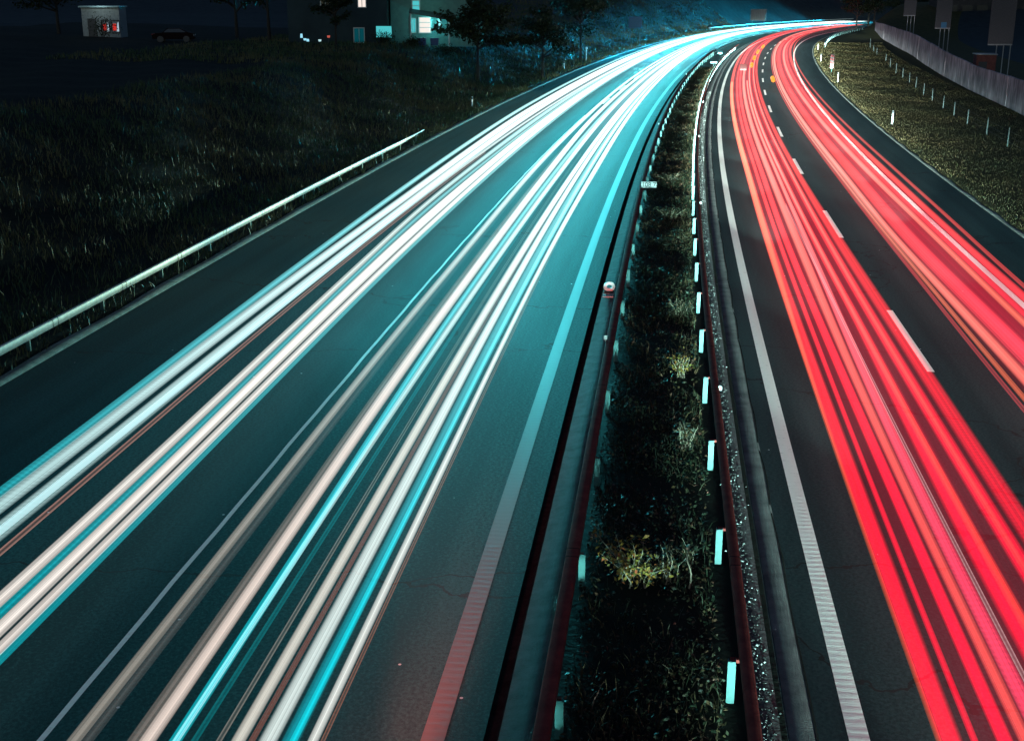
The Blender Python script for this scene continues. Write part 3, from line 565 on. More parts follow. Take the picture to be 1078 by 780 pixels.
# ------------------------------------------------------------------ concrete wall on the right
wp = [(30.5, 62.0), (33.8, 77.5), (37.4, 92.4), (41.8, 115.5), (46.8, 138.9), (52.4, 163.0), (58.4, 187.5), (65.2, 219.0), (72.3, 250.8), (75.4, 267.7)]
wh = [2.4, 2.4, 2.4, 2.3, 2.6, 2.9, 3.0, 2.95, 2.9, 2.9]
M_wall = bpy.data.materials.new('wall_concrete'); M_wall.use_nodes = True; nt = M_wall.node_tree; L = nt.links.new; pb = nt.nodes['Principled BSDF']; pb.inputs['Roughness'].default_value = .85
tc = nd(nt, 'ShaderNodeTexCoord'); mp = nd(nt, 'ShaderNodeMapping'); mp.inputs['Scale'].default_value = (1.6, 1.6, .22); L(tc.outputs['Object'], mp.inputs[0])
n1 = nd(nt, 'ShaderNodeTexNoise', _Scale=1.6, _Detail=7, _Roughness=.7); L(mp.outputs[0], n1.inputs['Vector'])
n2 = nd(nt, 'ShaderNodeTexNoise', _Scale=.5, _Detail=5); L(tc.outputs['Object'], n2.inputs['Vector'])
mm = nd(nt, 'ShaderNodeMath', operation='ADD'); L(n1.outputs[0], mm.inputs[0]); L(n2.outputs[0], mm.inputs[1])
cr = nd(nt, 'ShaderNodeValToRGB'); cr.color_ramp.elements[0].position = .42; cr.color_ramp.elements[1].position = .62
mm2 = nd(nt, 'ShaderNodeMath', operation='MULTIPLY'); L(mm.outputs[0], mm2.inputs[0]); mm2.inputs[1].default_value = .5; L(mm2.outputs[0], cr.inputs[0])
cr.color_ramp.elements[0].color = (.15, .11, .13, 1); cr.color_ramp.elements[1].color = (.55, .44, .48, 1); L(cr.outputs[0], pb.inputs['Base Color'])
bp = nd(nt, 'ShaderNodeBump', _Strength=.4, _Distance=.03); L(n1.outputs[0], bp.inputs['Height']); L(bp.outputs[0], pb.inputs['Normal'])
M_pil = mat('pilaster_concrete', (.15, .13, .17), (.09, .08, .11), scale=2, rough=.85)
wroot = empty('concrete_wall', (wp[4][0], wp[4][1], 0), label='long weathered concrete wall running up the right side behind the fence', cat='wall')
wo = np.array([wp[4][0], wp[4][1]]); wpa = np.array(wp) - wo; arc = np.concatenate([[0], np.cumsum(np.linalg.norm(np.diff(wpa, axis=0), axis=1))])
na = int(arc[-1] / 9.5); cuts = np.linspace(0, arc[-1], na + 1)
def wall_at(a): return Vector((float(np.interp(a, arc, wpa[:, 0])), float(np.interp(a, arc, wpa[:, 1])), 0)), float(np.interp(a, arc, wh))
for i in range(na):
    (p, ha), (q, hb) = wall_at(cuts[i]), wall_at(cuts[i + 1]); d = (q - p).normalized(); nn = Vector((-d.y, d.x, 0)) * .1
    p2, q2 = p + d * .02, q - d * .02; j = .03 * math.sin(i * 2.3)
    b = MB(); v = [p2 - nn, q2 - nn, q2 + nn, p2 + nn]
    b.v = [(w.x, w.y, -.2) for w in v] + [(w.x, w.y, hh + j) for w, hh in zip(v, (ha, hb, hb, ha))]
    b.f = [[3, 2, 1, 0], [4, 5, 6, 7], [0, 1, 5, 4], [1, 2, 6, 5], [2, 3, 7, 6], [3, 0, 4, 7]]; b.build('panel', M_wall, wroot, bevel=.02)
for i in range(0, na + 1, 2):
    p, ha = wall_at(cuts[i]); MB().box((p.x, p.y, (ha + .0) / 2 - .1), (.30, .26, ha + .26), math.atan2(.97, .24)).build('pilaster', M_pil if i % 4 == 2 else M_wall, wroot, bevel=.015)

# ------------------------------------------------------------------ tall panels on poles, shed and building behind the wall
M_pan = mat('hoarding_grey', (.085, .08, .09), (.04, .038, .043), scale=14, rough=.8, bump=.3, bscale=30, stretch=(1, 1, .6))
M_pole = mat('pole_paint', (.28, .28, .29), (.2, .2, .21), rough=.5)
GP = 'tall grey panels on poles behind the wall'
for x, y, w, zb, zt, lab, blue in ((70.6, 230, 2.1, 4.9, 10.5, 'farthest tall grey panel on poles behind the right wall', 0), (60.0, 180, 2.1, 4.0, 10.0, 'middle tall grey panel on poles with a small blue plate at its foot', 1), (53.1, 140, 2.6, 3.3, 9.4, 'nearest and widest tall grey panel on three pale poles', 0)):
    z0 = min(G(x, y), .3); r = empty('pole_panel', (x, y, z0), -.08, label=lab, cat='panel', group=GP)
    MB().box((0, 0, (zb + zt) / 2 - z0), (w, .28, zt - zb)).build('panel', M_pan, r, bevel=.03)
    MB().box((0, 0, zb - .08 - z0), (w * .98, .2, .14)).build('frame', M_pole, r)
    for dx in (-.12, .16, .44): MB().tube([(w * dx, .02, -.3), (w * dx, .02, zb - z0 - .1)], .06, n=8).build('pole', M_pole, r)
    if blue: MB().box((w * .05, -.16, zb + .35 - z0), (.75, .03, .75)).build('blue_plate', mat('plate_blue', (.03, .16, .32), rough=.4), r)
M_shed = mat('shed_red', (.20, .05, .04), (.12, .03, .025), scale=4, rough=.75)
sh = empty('shed', (48.1, 130.5, 0), -.2, label='small dark red shed with a pale roof edge behind the wall', cat='shed')
MB().box((0, 0, 1.3), (1.9, 2.2, 2.6)).build('wall', M_shed, sh); MB().box((0, 0, 2.66), (2.1, 2.4, .10)).build('roof', M_pole, sh)
MB().box((-.3, -1.11, 1.0), (.8, .03, 1.9)).build('door', M_dark, sh)
M_fac = mat('facade_dark', (.016, .017, .019), (.010, .011, .012), scale=1.2, rough=.8)
M_glass = mat('window_glass', (.03, .035, .04), (.02, .022, .026), rough=.15)
M_lit = emit('lit_strip', (1.0, .62, .38), .55)
bl = empty('office_building', (122, 292, 0), -.05, label='large dark building with rows of windows behind the right wall', cat='building')
MB().box((0, 0, 9), (52, 14, 18)).build('wall', M_fac, bl); MB().box((0, 0, 18.2), (52.6, 14.6, .4)).build('roof', M_dark, bl)
for fl in range(5):
    for c in range(16):
        b = MB().box((-24.5 + c * 3.25, -7.03, 2.0 + fl * 3.3), (2.3, .08, 1.7)); w_ = b.build('window', M_glass, bl)
for (x, z, ww) in ((-13.8, 3.75, .5), (-12.6, 3.7, .4), (-11.2, 3.75, .7), (-9.9, 3.65, .4), (-6.3, 3.4, .3), (-1.9, 2.9, .7), (-.4, 2.8, .6), (1.2, 2.8, .6)):
    MB().box((x, -7.1, z), (ww, .08, .22)).build('lit_sign', M_lit, bl)

# ------------------------------------------------------------------ road signs at the bend
M_sblue = mat('sign_blue', (.03, .14, .26), (.02, .10, .20), rough=.5)
M_steel_sign = mat('sign_back_grey', (.07, .085, .09), (.04, .05, .055), scale=6, rough=.55, stretch=(6, 6, .2))
sb = empty('road_sign', (20.5, 215, G(20.5, 215) - .2), -.25, label='dim blue direction board standing on the dark left hillside', cat='road sign')
sz = 3.95 - G(20.5, 215) + .2
MB().box((0, 0, sz), (2.25, .06, 1.85)).build('board', M_sblue, sb, bevel=.02)
for dx in (-.8, .8): MB().tube([(dx, .08, -.5), (dx, .08, sz + .8)], .06).build('post', M_post, sb)
g2 = G(62.8, 330); sg_ = empty('road_sign', (62.8, 330, g2 - .2), -.3, label='grey ribbed sign board above the white glow at the far bend', cat='road sign')
sz = 3.4 - g2 + .2; zc = max(sz, 1.6)
MB().box((0, 0, zc), (4.0, .08, 2.8)).build('board', M_steel_sign, sg_, bevel=.02)
b = MB()
for i in range(9): b.box((-1.8 + i * .45, -.06, zc), (.12, .04, 2.7))
b.build('ribs', M_pan, sg_)
for dx in (-1.5, 1.5): MB().tube([(dx, .1, -.5), (dx, .1, zc + 1.3)], .08).build('post', M_post, sg_)
rm_ = empty('signal_mast', (108.6, 430, G(108.6, 430)), label='thin mast with a small red light at the end of the bend', cat='mast')
zz = 4.9 - G(108.6, 430); zz = max(zz, 2.0)
MB().tube([(0, 0, -.5), (0, 0, zz)], .08).build('pole', M_dark, rm_); MB().box((-.2, -.15, zz), (1.1, .2, .4)).build('lamp', emit('red_lamp', (1.0, .10, .16), 1.2), rm_, bevel=.05)

# ================================================================== HOUSES ON THE LEFT
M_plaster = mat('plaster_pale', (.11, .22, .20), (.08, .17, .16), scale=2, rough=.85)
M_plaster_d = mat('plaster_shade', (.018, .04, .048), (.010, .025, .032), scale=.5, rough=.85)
M_roof = mat('roof_tile', (.07, .055, .05), (.04, .03, .03), scale=6, rough=.8, bump=.4)
M_frame = mat('window_frame', (.55, .58, .56), (.45, .48, .46), rough=.5)
M_win_hot = emit('lit_window_warm', (1.0, .86, .78), 1.0)
M_glow_cy = emit('teal_glow_window_wall', (.10, .72, .76), .75)
M_win_dim = emit('lit_window_dim', (.0, .10, .13), .55)
hx, hy = -12.0, 135.0; hz = 3.45
ho = empty('house', (hx, hy, hz), .0, label='house with a lit teal veranda and bright white window on the left hillside', cat='house')
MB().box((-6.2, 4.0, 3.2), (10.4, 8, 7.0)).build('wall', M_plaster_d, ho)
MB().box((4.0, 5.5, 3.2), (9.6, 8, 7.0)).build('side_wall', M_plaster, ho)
b = MB(); 
b.poly([(-11.8, -.6, 6.7), (9.2, -.6, 6.7), (9.2, 4.5, 9.6), (-11.8, 4.5, 9.6)]); b.poly([(-11.8, 10.2, 6.7), (-11.8, 4.5, 9.6), (9.2, 4.5, 9.6), (9.2, 10.2, 6.7)]); b.poly([(-11.8, -.6, 6.7), (-11.8, 4.5, 9.6), (-11.8, 10.2, 6.7)]); b.poly([(9.2, -.6, 6.7), (9.2, 10.2, 6.7), (9.2, 4.5, 9.6)])
rf = b.build('roof', M_roof, ho); MB().box((-4, 5.2, 9.6), (.9, .9, 1.6)).build('chimney', M_plaster_d, rf)
aw = MB(); aw.v = [(1.3, -.6, 3.25), (5.6, -.6, 2.55), (5.6, 1.5, 2.9), (1.3, 1.5, 3.6), (1.3, -.6, 3.13), (5.6, -.6, 2.43), (5.6, 1.5, 2.78), (1.3, 1.5, 3.48)]
aw.f = [[0, 1, 2, 3], [7, 6, 5, 4], [0, 4, 5, 1], [1, 5, 6, 2], [2, 6, 7, 3], [3, 7, 4, 0]]; aw.build('veranda_roof', M_dark, ho)
def window(x, y, z, w, h, m, nx=1, nz=2, fr=M_frame, name='window'):
    f = MB().box((x, y, z + h / 2 + .05), (w + .2, .08, .1)).box((x, y, z - h / 2 - .05), (w + .2, .08, .1)).box((x - w / 2 - .05, y, z), (.1, .08, h)).box((x + w / 2 + .05, y, z), (.1, .08, h))
    for i in range(1, nx): f.box((x - w / 2 + w * i / nx, y, z), (.06, .07, h))
    for i in range(1, nz): f.box((x, y - .002, z - h / 2 + h * i / nz), (w, .07, .07))
    fo_ = f.build(name, fr, ho); MB().box((x, y + .03, z), (w, .02, h)).build('pane', m, fo_); return fo_
window(2.8, 1.45, 1.9, 1.15, 1.5, M_win_hot, 1, 3)
window(1.55, 1.45, 1.85, .45, 1.35, M_glow_cy, 2, 1)  # cyan glow stands in for a lamp-lit strip of side wall
window(4.35, 1.46, 2.05, .16, .9, emit('lit_strip_teal', (.35, 1, 1), 1.1), 1, 1)
window(1.9, 1.45, 3.85, .7, 1.0, M_glow_cy, 1, 2)
window(-3.6, -.05, 4.2, .75, .9, M_win_hot, 2, 1)
window(-4.0, -.05, .9, 1.0, 1.4, M_win_dim, 2, 1)
window(-7.4, -.05, 4.2, .9, 1.2, M_glass, 2, 1)
MB().box((-1.4, -.06, 1.25), (1.6, .05, 1.15)).build('door', M_glow_cy, ho)  # glowing panel, no real door: stands in for a lit patch of wall
b = MB().tube([(1.45, -.5, -.2), (1.45, -.5, 3.1)], .08).tube([(5.45, -.5, -.2), (5.45, -.5, 2.5)], .08); b.build('veranda_post', M_frame, ho)
vl = bpy.data.lights.new('veranda_lamp', 'POINT'); vl.color = (.16, .9, .95); vl.energy = 170; vl.shadow_soft_size = .15
vo = bpy.data.objects.new('veranda_lamp', vl); COL.objects.link(vo); vo.location = (hx + 3.6, hy + .2, hz + 2.25)
vl2 = bpy.data.lights.new('wall_lamp', 'POINT'); vl2.color = (.2, .85, .75); vl2.energy = 45; vl2.shadow_soft_size = .15
vo2 = bpy.data.objects.new('wall_lamp', vl2); COL.objects.link(vo2); vo2.location = (hx + 3.3, hy - .8, hz + 4.2)
MB().box((3.6, .2, 2.45), (.3, .3, .12)).build('lamp', M_glow_cy, ho, bevel=.03)
M_blue = mat('blue_plastic', (.01, .06, .2), rough=.45)
for x, y, lab in ((-9.3, 133.2, 'blue plastic tub below the bright veranda window'), (-8.0, 133.0, 'second blue tub at the right end of the veranda')):
    o = empty('tub', (x, y, hz - .05), label=lab, cat='tub', group='blue tubs by the veranda'); MB().box((0, 0, .35), (.75, .55, .7), taper=1.12).build('body', M_blue, o, bevel=.04); MB().box((0, 0, .72), (.9, .68, .07)).build('rim', M_blue, o, bevel=.02)
# lit outbuilding far left
kx, ky = -44.5, 140; kz = G(kx, ky)
ki = empty('outbuilding', (kx, ky, kz), .06, label='small grey lit outbuilding with two red glowing windows on the far left', cat='outbuilding')
kh = 7.1 - kz
MB().box((0, 1.6, kh / 2), (4.0, 3.2, kh)).build('wall', mat('outbuilding_plaster', (.32, .34, .34), (.22, .235, .24), scale=5, rough=.85), ki); MB().box((0, 1.4, kh + .09), (4.3, 3.9, .16)).build('roof', mat('roof_edge', (.30, .42, .44), (.25, .35, .36), rough=.6), ki)
for x in (.45, 1.5):
    f = MB().box((x, -.03, kh - 1.35), (.9, .06, .09)).box((x, -.03, kh - 2.65), (.9, .06, .09)).box((x - .42, -.03, kh - 2), (.07, .06, 1.3)).box((x + .42, -.03, kh - 2), (.07, .06, 1.3)).build('window', M_dark, ki)
    MB().box((x - .1, -.02, kh - 2.05), (.35, .04, .7)).build('red_pane', emit('red_pane', (.8, .04, .03), .7), f); MB().poly([(x + .12, -.05, kh - 2.5), (x + .36, -.05, kh - 2.5), (x + .36, -.05, kh - 1.5), (x + .26, -.05, kh - 1.6)]).build('pale_pane', emit('pale_pane', (.55, .72, .85), .75), f)
MB().box((-.95, -.03, 1.0), (.9, .06, 2.0)).build('door', M_dark, ki)
ll = bpy.data.lights.new('outbuilding_lamp', 'POINT'); ll.color = (.75, 1, 1); ll.energy = 42; ll.shadow_soft_size = .1
lo_ = bpy.data.objects.new('outbuilding_lamp', ll); COL.objects.link(lo_); lo_.location = (kx + .3, ky - 1.6, kz + kh + .3)
# garden lamps between the houses
for x, y, dz, c, e_, lab in ((-20.9, 130, .15, (.35, .8, 1.0), 1.0, 'bluish garden lamp cluster left of the house'), (-19.4, 130, .0, (.6, .95, 1.0), .8, 'small pale garden lamp between the house and the bluish cluster'), (-18.5, 130, .3, (1.0, .2, .15), .5, 'tiny reddish garden lamp nearest the house')):
    z = G(x, y); o = empty('garden_lamp', (x, y, z), label=lab, cat='garden lamp', group='garden lamps left of the house')
    MB().tube([(0, 0, -.1), (0, 0, .35 + dz)], .03).build('stem', M_dark, o); b = MB().tube([(0, 0, .35 + dz), (0, 0, .55 + dz)], [.12, .16], n=10)
    if x < -20: b.tube([(-.35, .1, .6 + dz), (-.35, .1, 1.0 + dz)], [.13, .10], n=10).tube([(.3, -.1, .25 + dz), (.3, -.1, .5 + dz)], [.14, .12], n=10)
    b.build('globe', emit('lamp_globe_%d' % int(-x), c, e_), o)
# parked car on the left hillside
def car(loc, rz, col, label):
    r = empty('parked_car', loc, rz, label=label, cat='car'); pr = [(-2.1, .35), (-2.15, .75), (-1.75, .92), (-1.05, 1.0), (-.55, 1.42), (.75, 1.45), (1.55, 1.02), (2.05, .92), (2.15, .55), (2.1, .3)]
    b = MB(); k = len(pr)
    for yy, ins in ((-.85, 0), (-.78, 1), (.78, 1), (.85, 0)):
        pass
    rows = [(-.86, 0.0), (-.62, .0), (.62, .0), (.86, .0)]
    for yy, _ in rows:
        for x, z in pr: b.v.append((x, yy * (1 - .16 * max(0, z - .9) / .5), z))
    for j in range(3):
        for i in range(k - 1): b.f.append([j * k + i, j * k + i + 1, (j + 1) * k + i + 1, (j + 1) * k + i])
    b.f.append([j_ for j_ in range(k)][::-1]); b.f.append([3 * k + j_ for j_ in range(k)])
    b.f.append([0, k, 2 * k, 3 * k]); b.f.append([k - 1, 4 * k - 1, 3 * k - 1, 2 * k - 1][::-1])
    b.build('body', mat('car_paint', col, rough=.7, spec=.1), r, bevel=.04)
    for yy in (-1, 1):
        MB().poly([(-.95, yy * .835, 1.02), (1.35, yy * .835, 1.02), (.7, yy * .745, 1.38), (-.5, yy * .745, 1.36)]).build('side_window', M_glass, r)
        for x in (-1.3, 1.35):
            w_ = MB().tube([(x, yy * .70, .33), (x, yy * .90, .33)], .33, n=18).build('wheel', M_dark, r); MB().tube([(x, yy * .89, .33), (x, yy * .915, .33)], .2, n=12).build('rim', M_dark, w_)
        MB().box((2.08, yy * .62, .72), (.1, .3, .13)).build('headlight', M_refl, r); MB().box((-2.12, yy * .62, .78), (.1, .26, .16)).build('tail_light', M_red, r)
    return r
car((-35.4, 135, G(-35.4, 135)), .12, (.008, .002, .002), 'dark red car parked on the black hillside right of the outbuilding')

# ================================================================== VEGETATION
def leafmat(name, pal, rough=.6):
    m = bpy.data.materials.new(name); m.use_nodes = True; nt = m.node_tree; b = nt.nodes['Principled BSDF']; b.inputs['Roughness'].default_value = rough; b.inputs['Specular IOR Level'].default_value = .2
    at = nd(nt, 'ShaderNodeAttribute', attribute_name='tint'); cr = nd(nt, 'ShaderNodeValToRGB'); e = cr.color_ramp.elements
    e[0].position = 0; e[0].color = (*pal[0], 1); e[1].position = 1; e[1].color = (*pal[-1], 1)
    for i in range(1, len(pal) - 1): q = e.new(i / (len(pal) - 1)); q.color = (*pal[i], 1)
    nt.links.new(at.outputs['Fac'], cr.inputs[0]); nt.links.new(cr.outputs[0], b.inputs['Base Color'])
    return m
M_grass = leafmat('grass_blades', [(.024, .050, .022), (.045, .072, .032), (.078, .08, .036), (.115, .095, .048)])
M_grass_r = leafmat('grass_blades_dry', [(.030, .029, .013), (.050, .041, .017), (.070, .053, .022), (.09, .063, .030)])
M_weed = leafmat('weed_leaves', [(.004, .009, .005), (.008, .015, .007), (.018, .017, .008), (.045, .028, .012), (.075, .03, .022)])
M_leaf = leafmat('tree_leaves', [(.008, .016, .007), (.016, .028, .010), (.03, .035, .014)])
M_bark = mat('bark', (.03, .026, .022), (.016, .014, .012), scale=6, rough=.9, bump=.5, stretch=(1, 1, .3))
M_stem = mat('dry_stem', (.20, .16, .12), (.11, .09, .065), scale=6, rough=.8)
def blades(name, s, t, hgt, wid, m, kind='stuff', lean=.5):
    n = len(s); base = P(s, t, gz(s, t)); a = RNG.uniform(0, 2 * np.pi, n); h = hgt * RNG.uniform(.4, 1.25, n); w = wid * RNG.uniform(.6, 1.3, n)
    la = RNG.uniform(0, 2 * np.pi, n); lr = h * RNG.uniform(.1, lean + .3, n)
    side = np.stack([np.cos(a) * w, np.sin(a) * w, 0 * a], 1); tip = np.stack([np.cos(la) * lr, np.sin(la) * lr, h], 1); mid = tip * np.array([.35, .35, .6])
    v = np.stack([base - side, base + side, base + mid + side * .7, base + mid - side * .7, base + tip], 1).reshape(-1, 3)
    o = np.arange(n)[:, None] * 5; f = np.concatenate([o + np.array([[0, 1, 2]]), o + np.array([[0, 2, 3]]), o + np.array([[3, 2, 4]])])
    tint = np.repeat(np.clip(RNG.normal(.45, .13, n) + .25 * np.sin(s * .35 + 1.7 * np.sin(t * .5)), 0, 1), 5)
    return npmesh(name, v, f, m, col=tint)
def scatter(n, s0, s1, t0, t1, clump=1.0, pw=1.0):
    s = s0 + (s1 - s0) * RNG.uniform(0, 1, n * 3) ** pw; t = RNG.uniform(t0, t1, n * 3)
    d = np.sin(s * .9 + 2 * np.sin(t * .7)) * np.sin(t * 1.3 + 1.7 * np.sin(s * .37)) + .6 * np.sin(s * 2.7 + t * 3.1)
    keep = RNG.uniform(-1.3, 1.0, n * 3) < d * clump; s, t = s[keep][:n], t[keep][:n]; return s, t
# left verge and bank
s1_, t1_ = scatter(52000, 8, 115, -33, -17.55, .8, 1.2); blades('verge_grass', s1_, t1_, .22 + .10 * (RNG.uniform(0, 1, len(s1_)) ** 3) * 3, .012 + .00012 * s1_, M_grass).__setitem__('kind', 'stuff')
s2_, t2_ = scatter(42000, 90, 330, -52, -17.7, .7, 1.2); blades('bank_grass', s2_, t2_, .38, .02 + .00018 * s2_, M_grass).__setitem__('kind', 'stuff')
# right verge
s3_, t3_ = scatter(95000, 26, 240, 10.62, 22, .25, 1.6); blades('verge_grass', s3_, t3_, .08, .005 + .00012 * s3_, M_grass_r, lean=.9).__setitem__('kind', 'stuff')
# median: low leafy ground cover
def leaves(name, s, t, z, size, m, parent=None, world=None, tint=None):
    n = len(s) if world is None else len(world); c = P(s, t, z) if world is None else world
    q = RNG.normal(size=(n, 3)); q[:, 2] = np.abs(q[:, 2]) + .3; q /= np.linalg.norm(q, axis=1)[:, None]
    a = np.cross(q, RNG.normal(size=(n, 3))); a /= np.linalg.norm(a, axis=1)[:, None]; b = np.cross(q, a); k = (size * RNG.uniform(.5, 1.4, n))[:, None]
    v = np.stack([c - a * k, c + b * k * .55 + q * k * .12, c + a * k, c - b * k * .55 + q * k * .12], 1).reshape(-1, 3)
    f = (np.arange(n)[:, None] * 4 + np.arange(4)[None, :]); tt = np.clip(RNG.normal(.4, .28, n), 0, 1) if tint is None else tint
    return npmesh(name, v, f, m, parent=parent, col=np.repeat(tt, 4))
s4_, t4_ = scatter(52000, 4, 150, -3.56, -1.58, .75, 1.5); hh = RNG.uniform(0, 1, len(s4_)) ** 1.5
edge = sm((t4_ + 2.9) / 1.0); leaves('median_weeds', s4_, t4_, gz(s4_, t4_) + hh * (.12 + .28 * edge * (np.sin(s4_ * .8) * .5 + .5)), .028 + .0003 * s4_, M_weed).__setitem__('kind', 'stuff')
s5_, t5_ = scatter(9000, 4, 150, -3.4, -1.6, 1.0, 1.5); blades('median_grass', s5_, t5_, .22, .007 + .0002 * s5_, M_weed, lean=.7).__setitem__('kind', 'stuff')
# loose stones of the gravel strip
n_ = 5200; ss_ = 4 + 110 * RNG.uniform(0, 1, n_) ** 1.6; tt_ = -1.12 + .07 * RNG.normal(size=n_); c_ = P(ss_, tt_, .065 + .01 * RNG.uniform(0, 1, n_)); r_ = (.012 + .012 * RNG.uniform(0, 1, n_) ** 2)[:, None] * (1 + .012 * ss_[:, None])
oc = np.array([[1, 0, 0], [0, 1, 0], [-1, 0, 0], [0, -1, 0], [0, 0, .8], [0, 0, -.5]]); ph = RNG.uniform(0, 6.28, n_)
rot = np.stack([np.stack([np.cos(ph), -np.sin(ph)], -1), np.stack([np.sin(ph), np.cos(ph)], -1)], 1)
ov = np.broadcast_to(oc, (n_, 6, 3)) * RNG.uniform(.6, 1.3, (n_, 6, 1)); ov = np.concatenate([np.einsum('nij,nkj->nki', rot, ov[:, :, :2]), ov[:, :, 2:]], -1)
vv = (c_[:, None, :] + ov * r_[:, None, :]).reshape(-1, 3); tri = np.array([[0, 1, 4], [1, 2, 4], [2, 3, 4], [3, 0, 4], [1, 0, 5], [2, 1, 5], [3, 2, 5], [0, 3, 5]])
M_stone = leafmat('stones', [(.03, .03, .03), (.12, .12, .115), (.40, .41, .40)], rough=.7)
npmesh('gravel_stones', vv, (np.arange(n_)[:, None, None] * 6 + tri[None]).reshape(-1, 3), M_stone, col=np.repeat(RNG.uniform(0, 1, n_) ** 2, 6))['kind'] = 'stuff'
# single shrubs in the median
def shrub(s, t, h, w, nst, nlf, lab, pal=None, curl=False):
    p = P(s, t, 0); z = float(gz(s, t)); o = empty('shrub', (p[0], p[1], z), label=lab, cat='shrub', group='shrubs in the median'); b = MB(); pts = []
    for i in range(nst):
        a = random.uniform(0, 6.28); rr_ = w * random.uniform(.1, .5); x0, y0 = math.cos(a) * rr_ * .5, math.sin(a) * rr_ * .5; hh_ = h * random.uniform(.6, 1)
        l = [(x0 + math.cos(a) * rr_ * q * q + .02 * math.sin(q * 9 + i), y0 + math.sin(a) * rr_ * q * q, hh_ * q) for q in np.linspace(0, 1, 7)]
        b.tube(l, list(np.linspace(.012, .004, 7)), n=5)
        for q in l[2:]: pts += [(q[0] + random.gauss(0, .07), q[1] + random.gauss(0, .07), q[2] + random.gauss(0, .05)) for _ in range(nlf)]
    if curl: b.tube([(.25 + .03 * math.sin(q * 7), -.3 + .25 * q, .05 + .62 * q + .05 * math.sin(q * 5)) for q in np.linspace(0, 1, 9)], .013, n=6)
    b.build('stem', M_stem, o)
    lo = leaves('foliage', None, None, None, .035, pal or M_weed, parent=o, world=np.array(pts)); return o
M_weed_y = leafmat('weed_leaves_yellow', [(.06, .06, .016), (.13, .10, .02), (.20, .09, .02), (.22, .05, .02)])
shrub(14.6, -2.75, .62, 1.05, 13, 11, 'yellow brown shrub with pale stems in the near median, left of a curled twig', M_weed_y)
shrub(14.7, -2.25, .60, .5, 7, 5, 'sparse shrub with a curled pale twig in the near median', M_weed, True)
shrub(15.6, -1.95, .5, .5, 7, 8, 'leafy green shrub by the right rail, level with the curled twig')
shrub(20.5, -1.95, .62, .45, 9, 7, 'upright pale stemmed shrub beside the right rail, farther up the median', M_weed)
shrub(25.2, -2.0, .7, .4, 10, 5, 'tall dry stemmed shrub in the middle part of the median', M_weed_y)
shrub(31.0, -2.0, .55, .5, 8, 7, 'small green shrub beyond the dry stemmed one in the median')
shrub(46.5, -2.4, .5, .9, 12, 8, 'low broad pale green shrub next to the kilometre plate')
shrub(56.0, -2.5, .5, .9, 12, 8, 'low broad shrub in the median just beyond the kilometre plate')
# trees
def tree(x, y, h, cr_, lab, nl=3200, lean=0):
    z = G(x, y); o = empty('tree', (x, y, z - .1), label=lab, cat='tree', group='dark trees around the motorway'); b = MB(); tips = []
    th = h * .42; b.tube([(0, 0, 0), (.1 * lean, 0, th * .5), (.25 * lean, .1, th), (.4 * lean, .1, h * .8)], [.035 * h * .7, .028 * h * .7, .02 * h * .7, .02], n=9)
    for i in range(16):
        z0 = h * random.uniform(.28, .75); a = i * 2.4 + random.uniform(-.3, .3); ln = cr_ * random.uniform(.55, 1.0) * (1.15 - .6 * abs(z0 / h - .45))
        e = (math.cos(a) * ln, math.sin(a) * ln, z0 + h * random.uniform(.08, .25)); m_ = (e[0] * .5, e[1] * .5, (z0 + e[2]) / 2 + .1 * h * .3)
        b.tube([(0, 0, z0), m_, e], [.012 * h, .008 * h, .012], n=6); tips += [Vector(m_), Vector(e), (Vector(m_) + Vector(e)) / 2]
    tips += [Vector((random.gauss(0, cr_ * .2), random.gauss(0, cr_ * .2), h * random.uniform(.75, 1.0))) for _ in range(9)]
    b.build('trunk', M_bark, o); pts = []; tint = []
    for q in tips:
        r_ = cr_ * random.uniform(.18, .34); k = nl // len(tips); c = RNG.normal(size=(k, 3)); c = c / np.linalg.norm(c, axis=1)[:, None] * (RNG.uniform(0, 1, (k, 1)) ** .5) * r_ * np.array([1, 1, .7])
        pts.append(np.array(q) + c); tint.append(np.clip(RNG.normal(random.uniform(.2, .7), .15, k), 0, 1))
    leaves('crown', None, None, None, .045 * cr_ ** .5 + .10, M_leaf, parent=o, world=np.concatenate(pts), tint=np.concatenate(tint)); return o
tree(-3.2, 121, 8.0, 3.6, 'dark tree whose branches hang beside the lit veranda', 4200)
tree(3.2, 133, 7.0, 3.2, 'dim bushy tree right of the lit house')
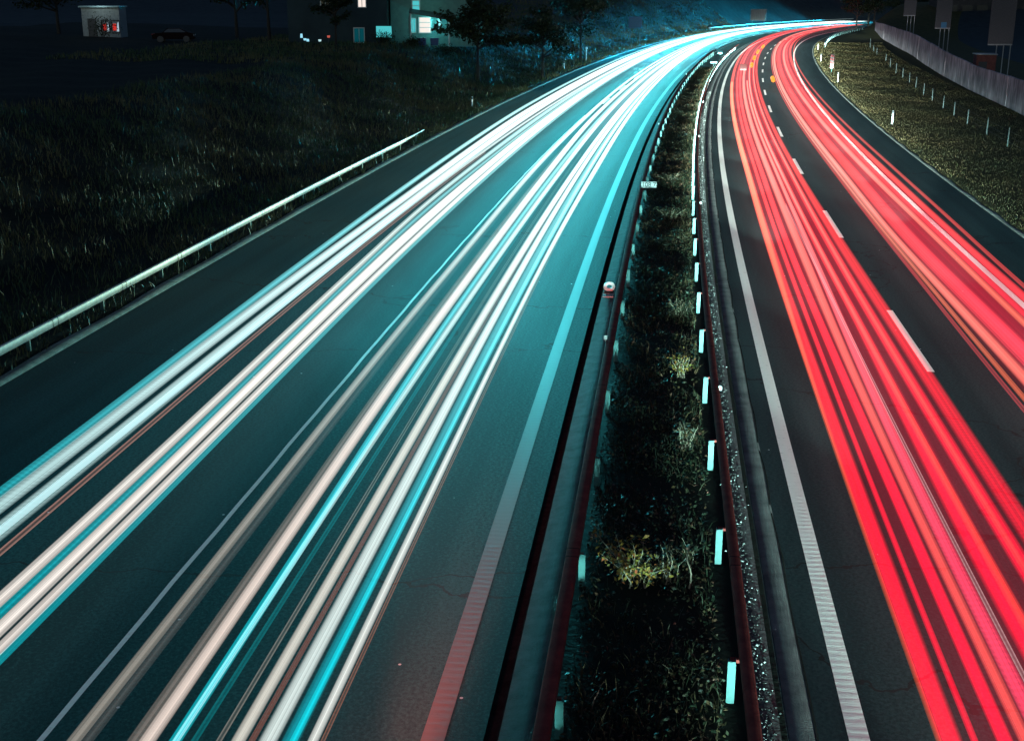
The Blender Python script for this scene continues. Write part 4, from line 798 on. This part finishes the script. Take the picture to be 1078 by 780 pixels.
tree(-17.5, 128, 6.0, 2.0, 'slim dark tree in front of the dark left part of the house', 1600)
tree(-26, 138, 9.0, 3.6, 'black tree left of the house beyond the garden lamps')
tree(-32, 150, 9.5, 4.0, 'black tree behind the parked car')
tree(-52, 148, 9.0, 4.0, 'black tree at the far left beyond the outbuilding')
tree(9, 168, 9.0, 4.2, 'dark tree on the left bank beyond the house')
tree(88, 330, 10, 5.0, 'dark tree inside the far bend, left of the end of the wall', 2600)
tree(97, 352, 11, 5.5, 'dark tree hiding the end of the light trails', 2600)
tree(84, 300, 8, 4.5, 'dark tree just beyond the end of the concrete wall', 2600)
tree(112, 372, 11, 5.5, 'hindmost dark tree at the end of the bend', 2600)
for (s, t, h, c, lab) in ((372, 15.5, 9, 5, 'dense dark tree right at the inside of the far bend'), (395, 14, 8.5, 5, 'dense dark tree where the red trails vanish'), (420, 13.5, 9, 5, 'dark tree beyond the vanishing red trails'), (446, 10, 9, 6, 'dark tree closing the far end of the bend'), (450, -4, 8, 6, 'dark tree behind the end of the white glow')):
    q = P(s, t, 0); tree(q[0], q[1], h, c, lab, 2400)
def bush(x, y, w, h, lab):
    z = G(x, y); o = empty('bush', (x, y, z), label=lab, cat='bush', group='garden bushes by the house'); b = MB()
    for i in range(6): a = i * 1.05; b.tube([(0, 0, 0), (math.cos(a) * w * .3, math.sin(a) * w * .3, h * .6)], [.03, .01], n=5)
    b.build('stem', M_bark, o); c = RNG.normal(size=(700, 3)) * np.array([w * .26, w * .2, h * .25]) + np.array([0, 0, h * .5]); c[:, 2] = np.clip(c[:, 2], .02, h * 1.1)
    leaves('foliage', None, None, None, .09, M_leaf, parent=o, world=c)
bush(-13.2, 132.5, 2.2, 1.3, 'garden bush in front of the teal glowing wall patch of the house')
bush(-10.2, 131.8, 1.6, .9, 'low bush below the left end of the veranda')
bush(-6.9, 131.5, 2.2, 1.2, 'bush at the right end of the veranda')
bush(-43.6, 137.5, 2.4, 2.6, 'dark bush in front of the outbuilding door')
bush(1.0, 120, 3.0, 2.4, 'dim brownish bush on the slope below the lit house')
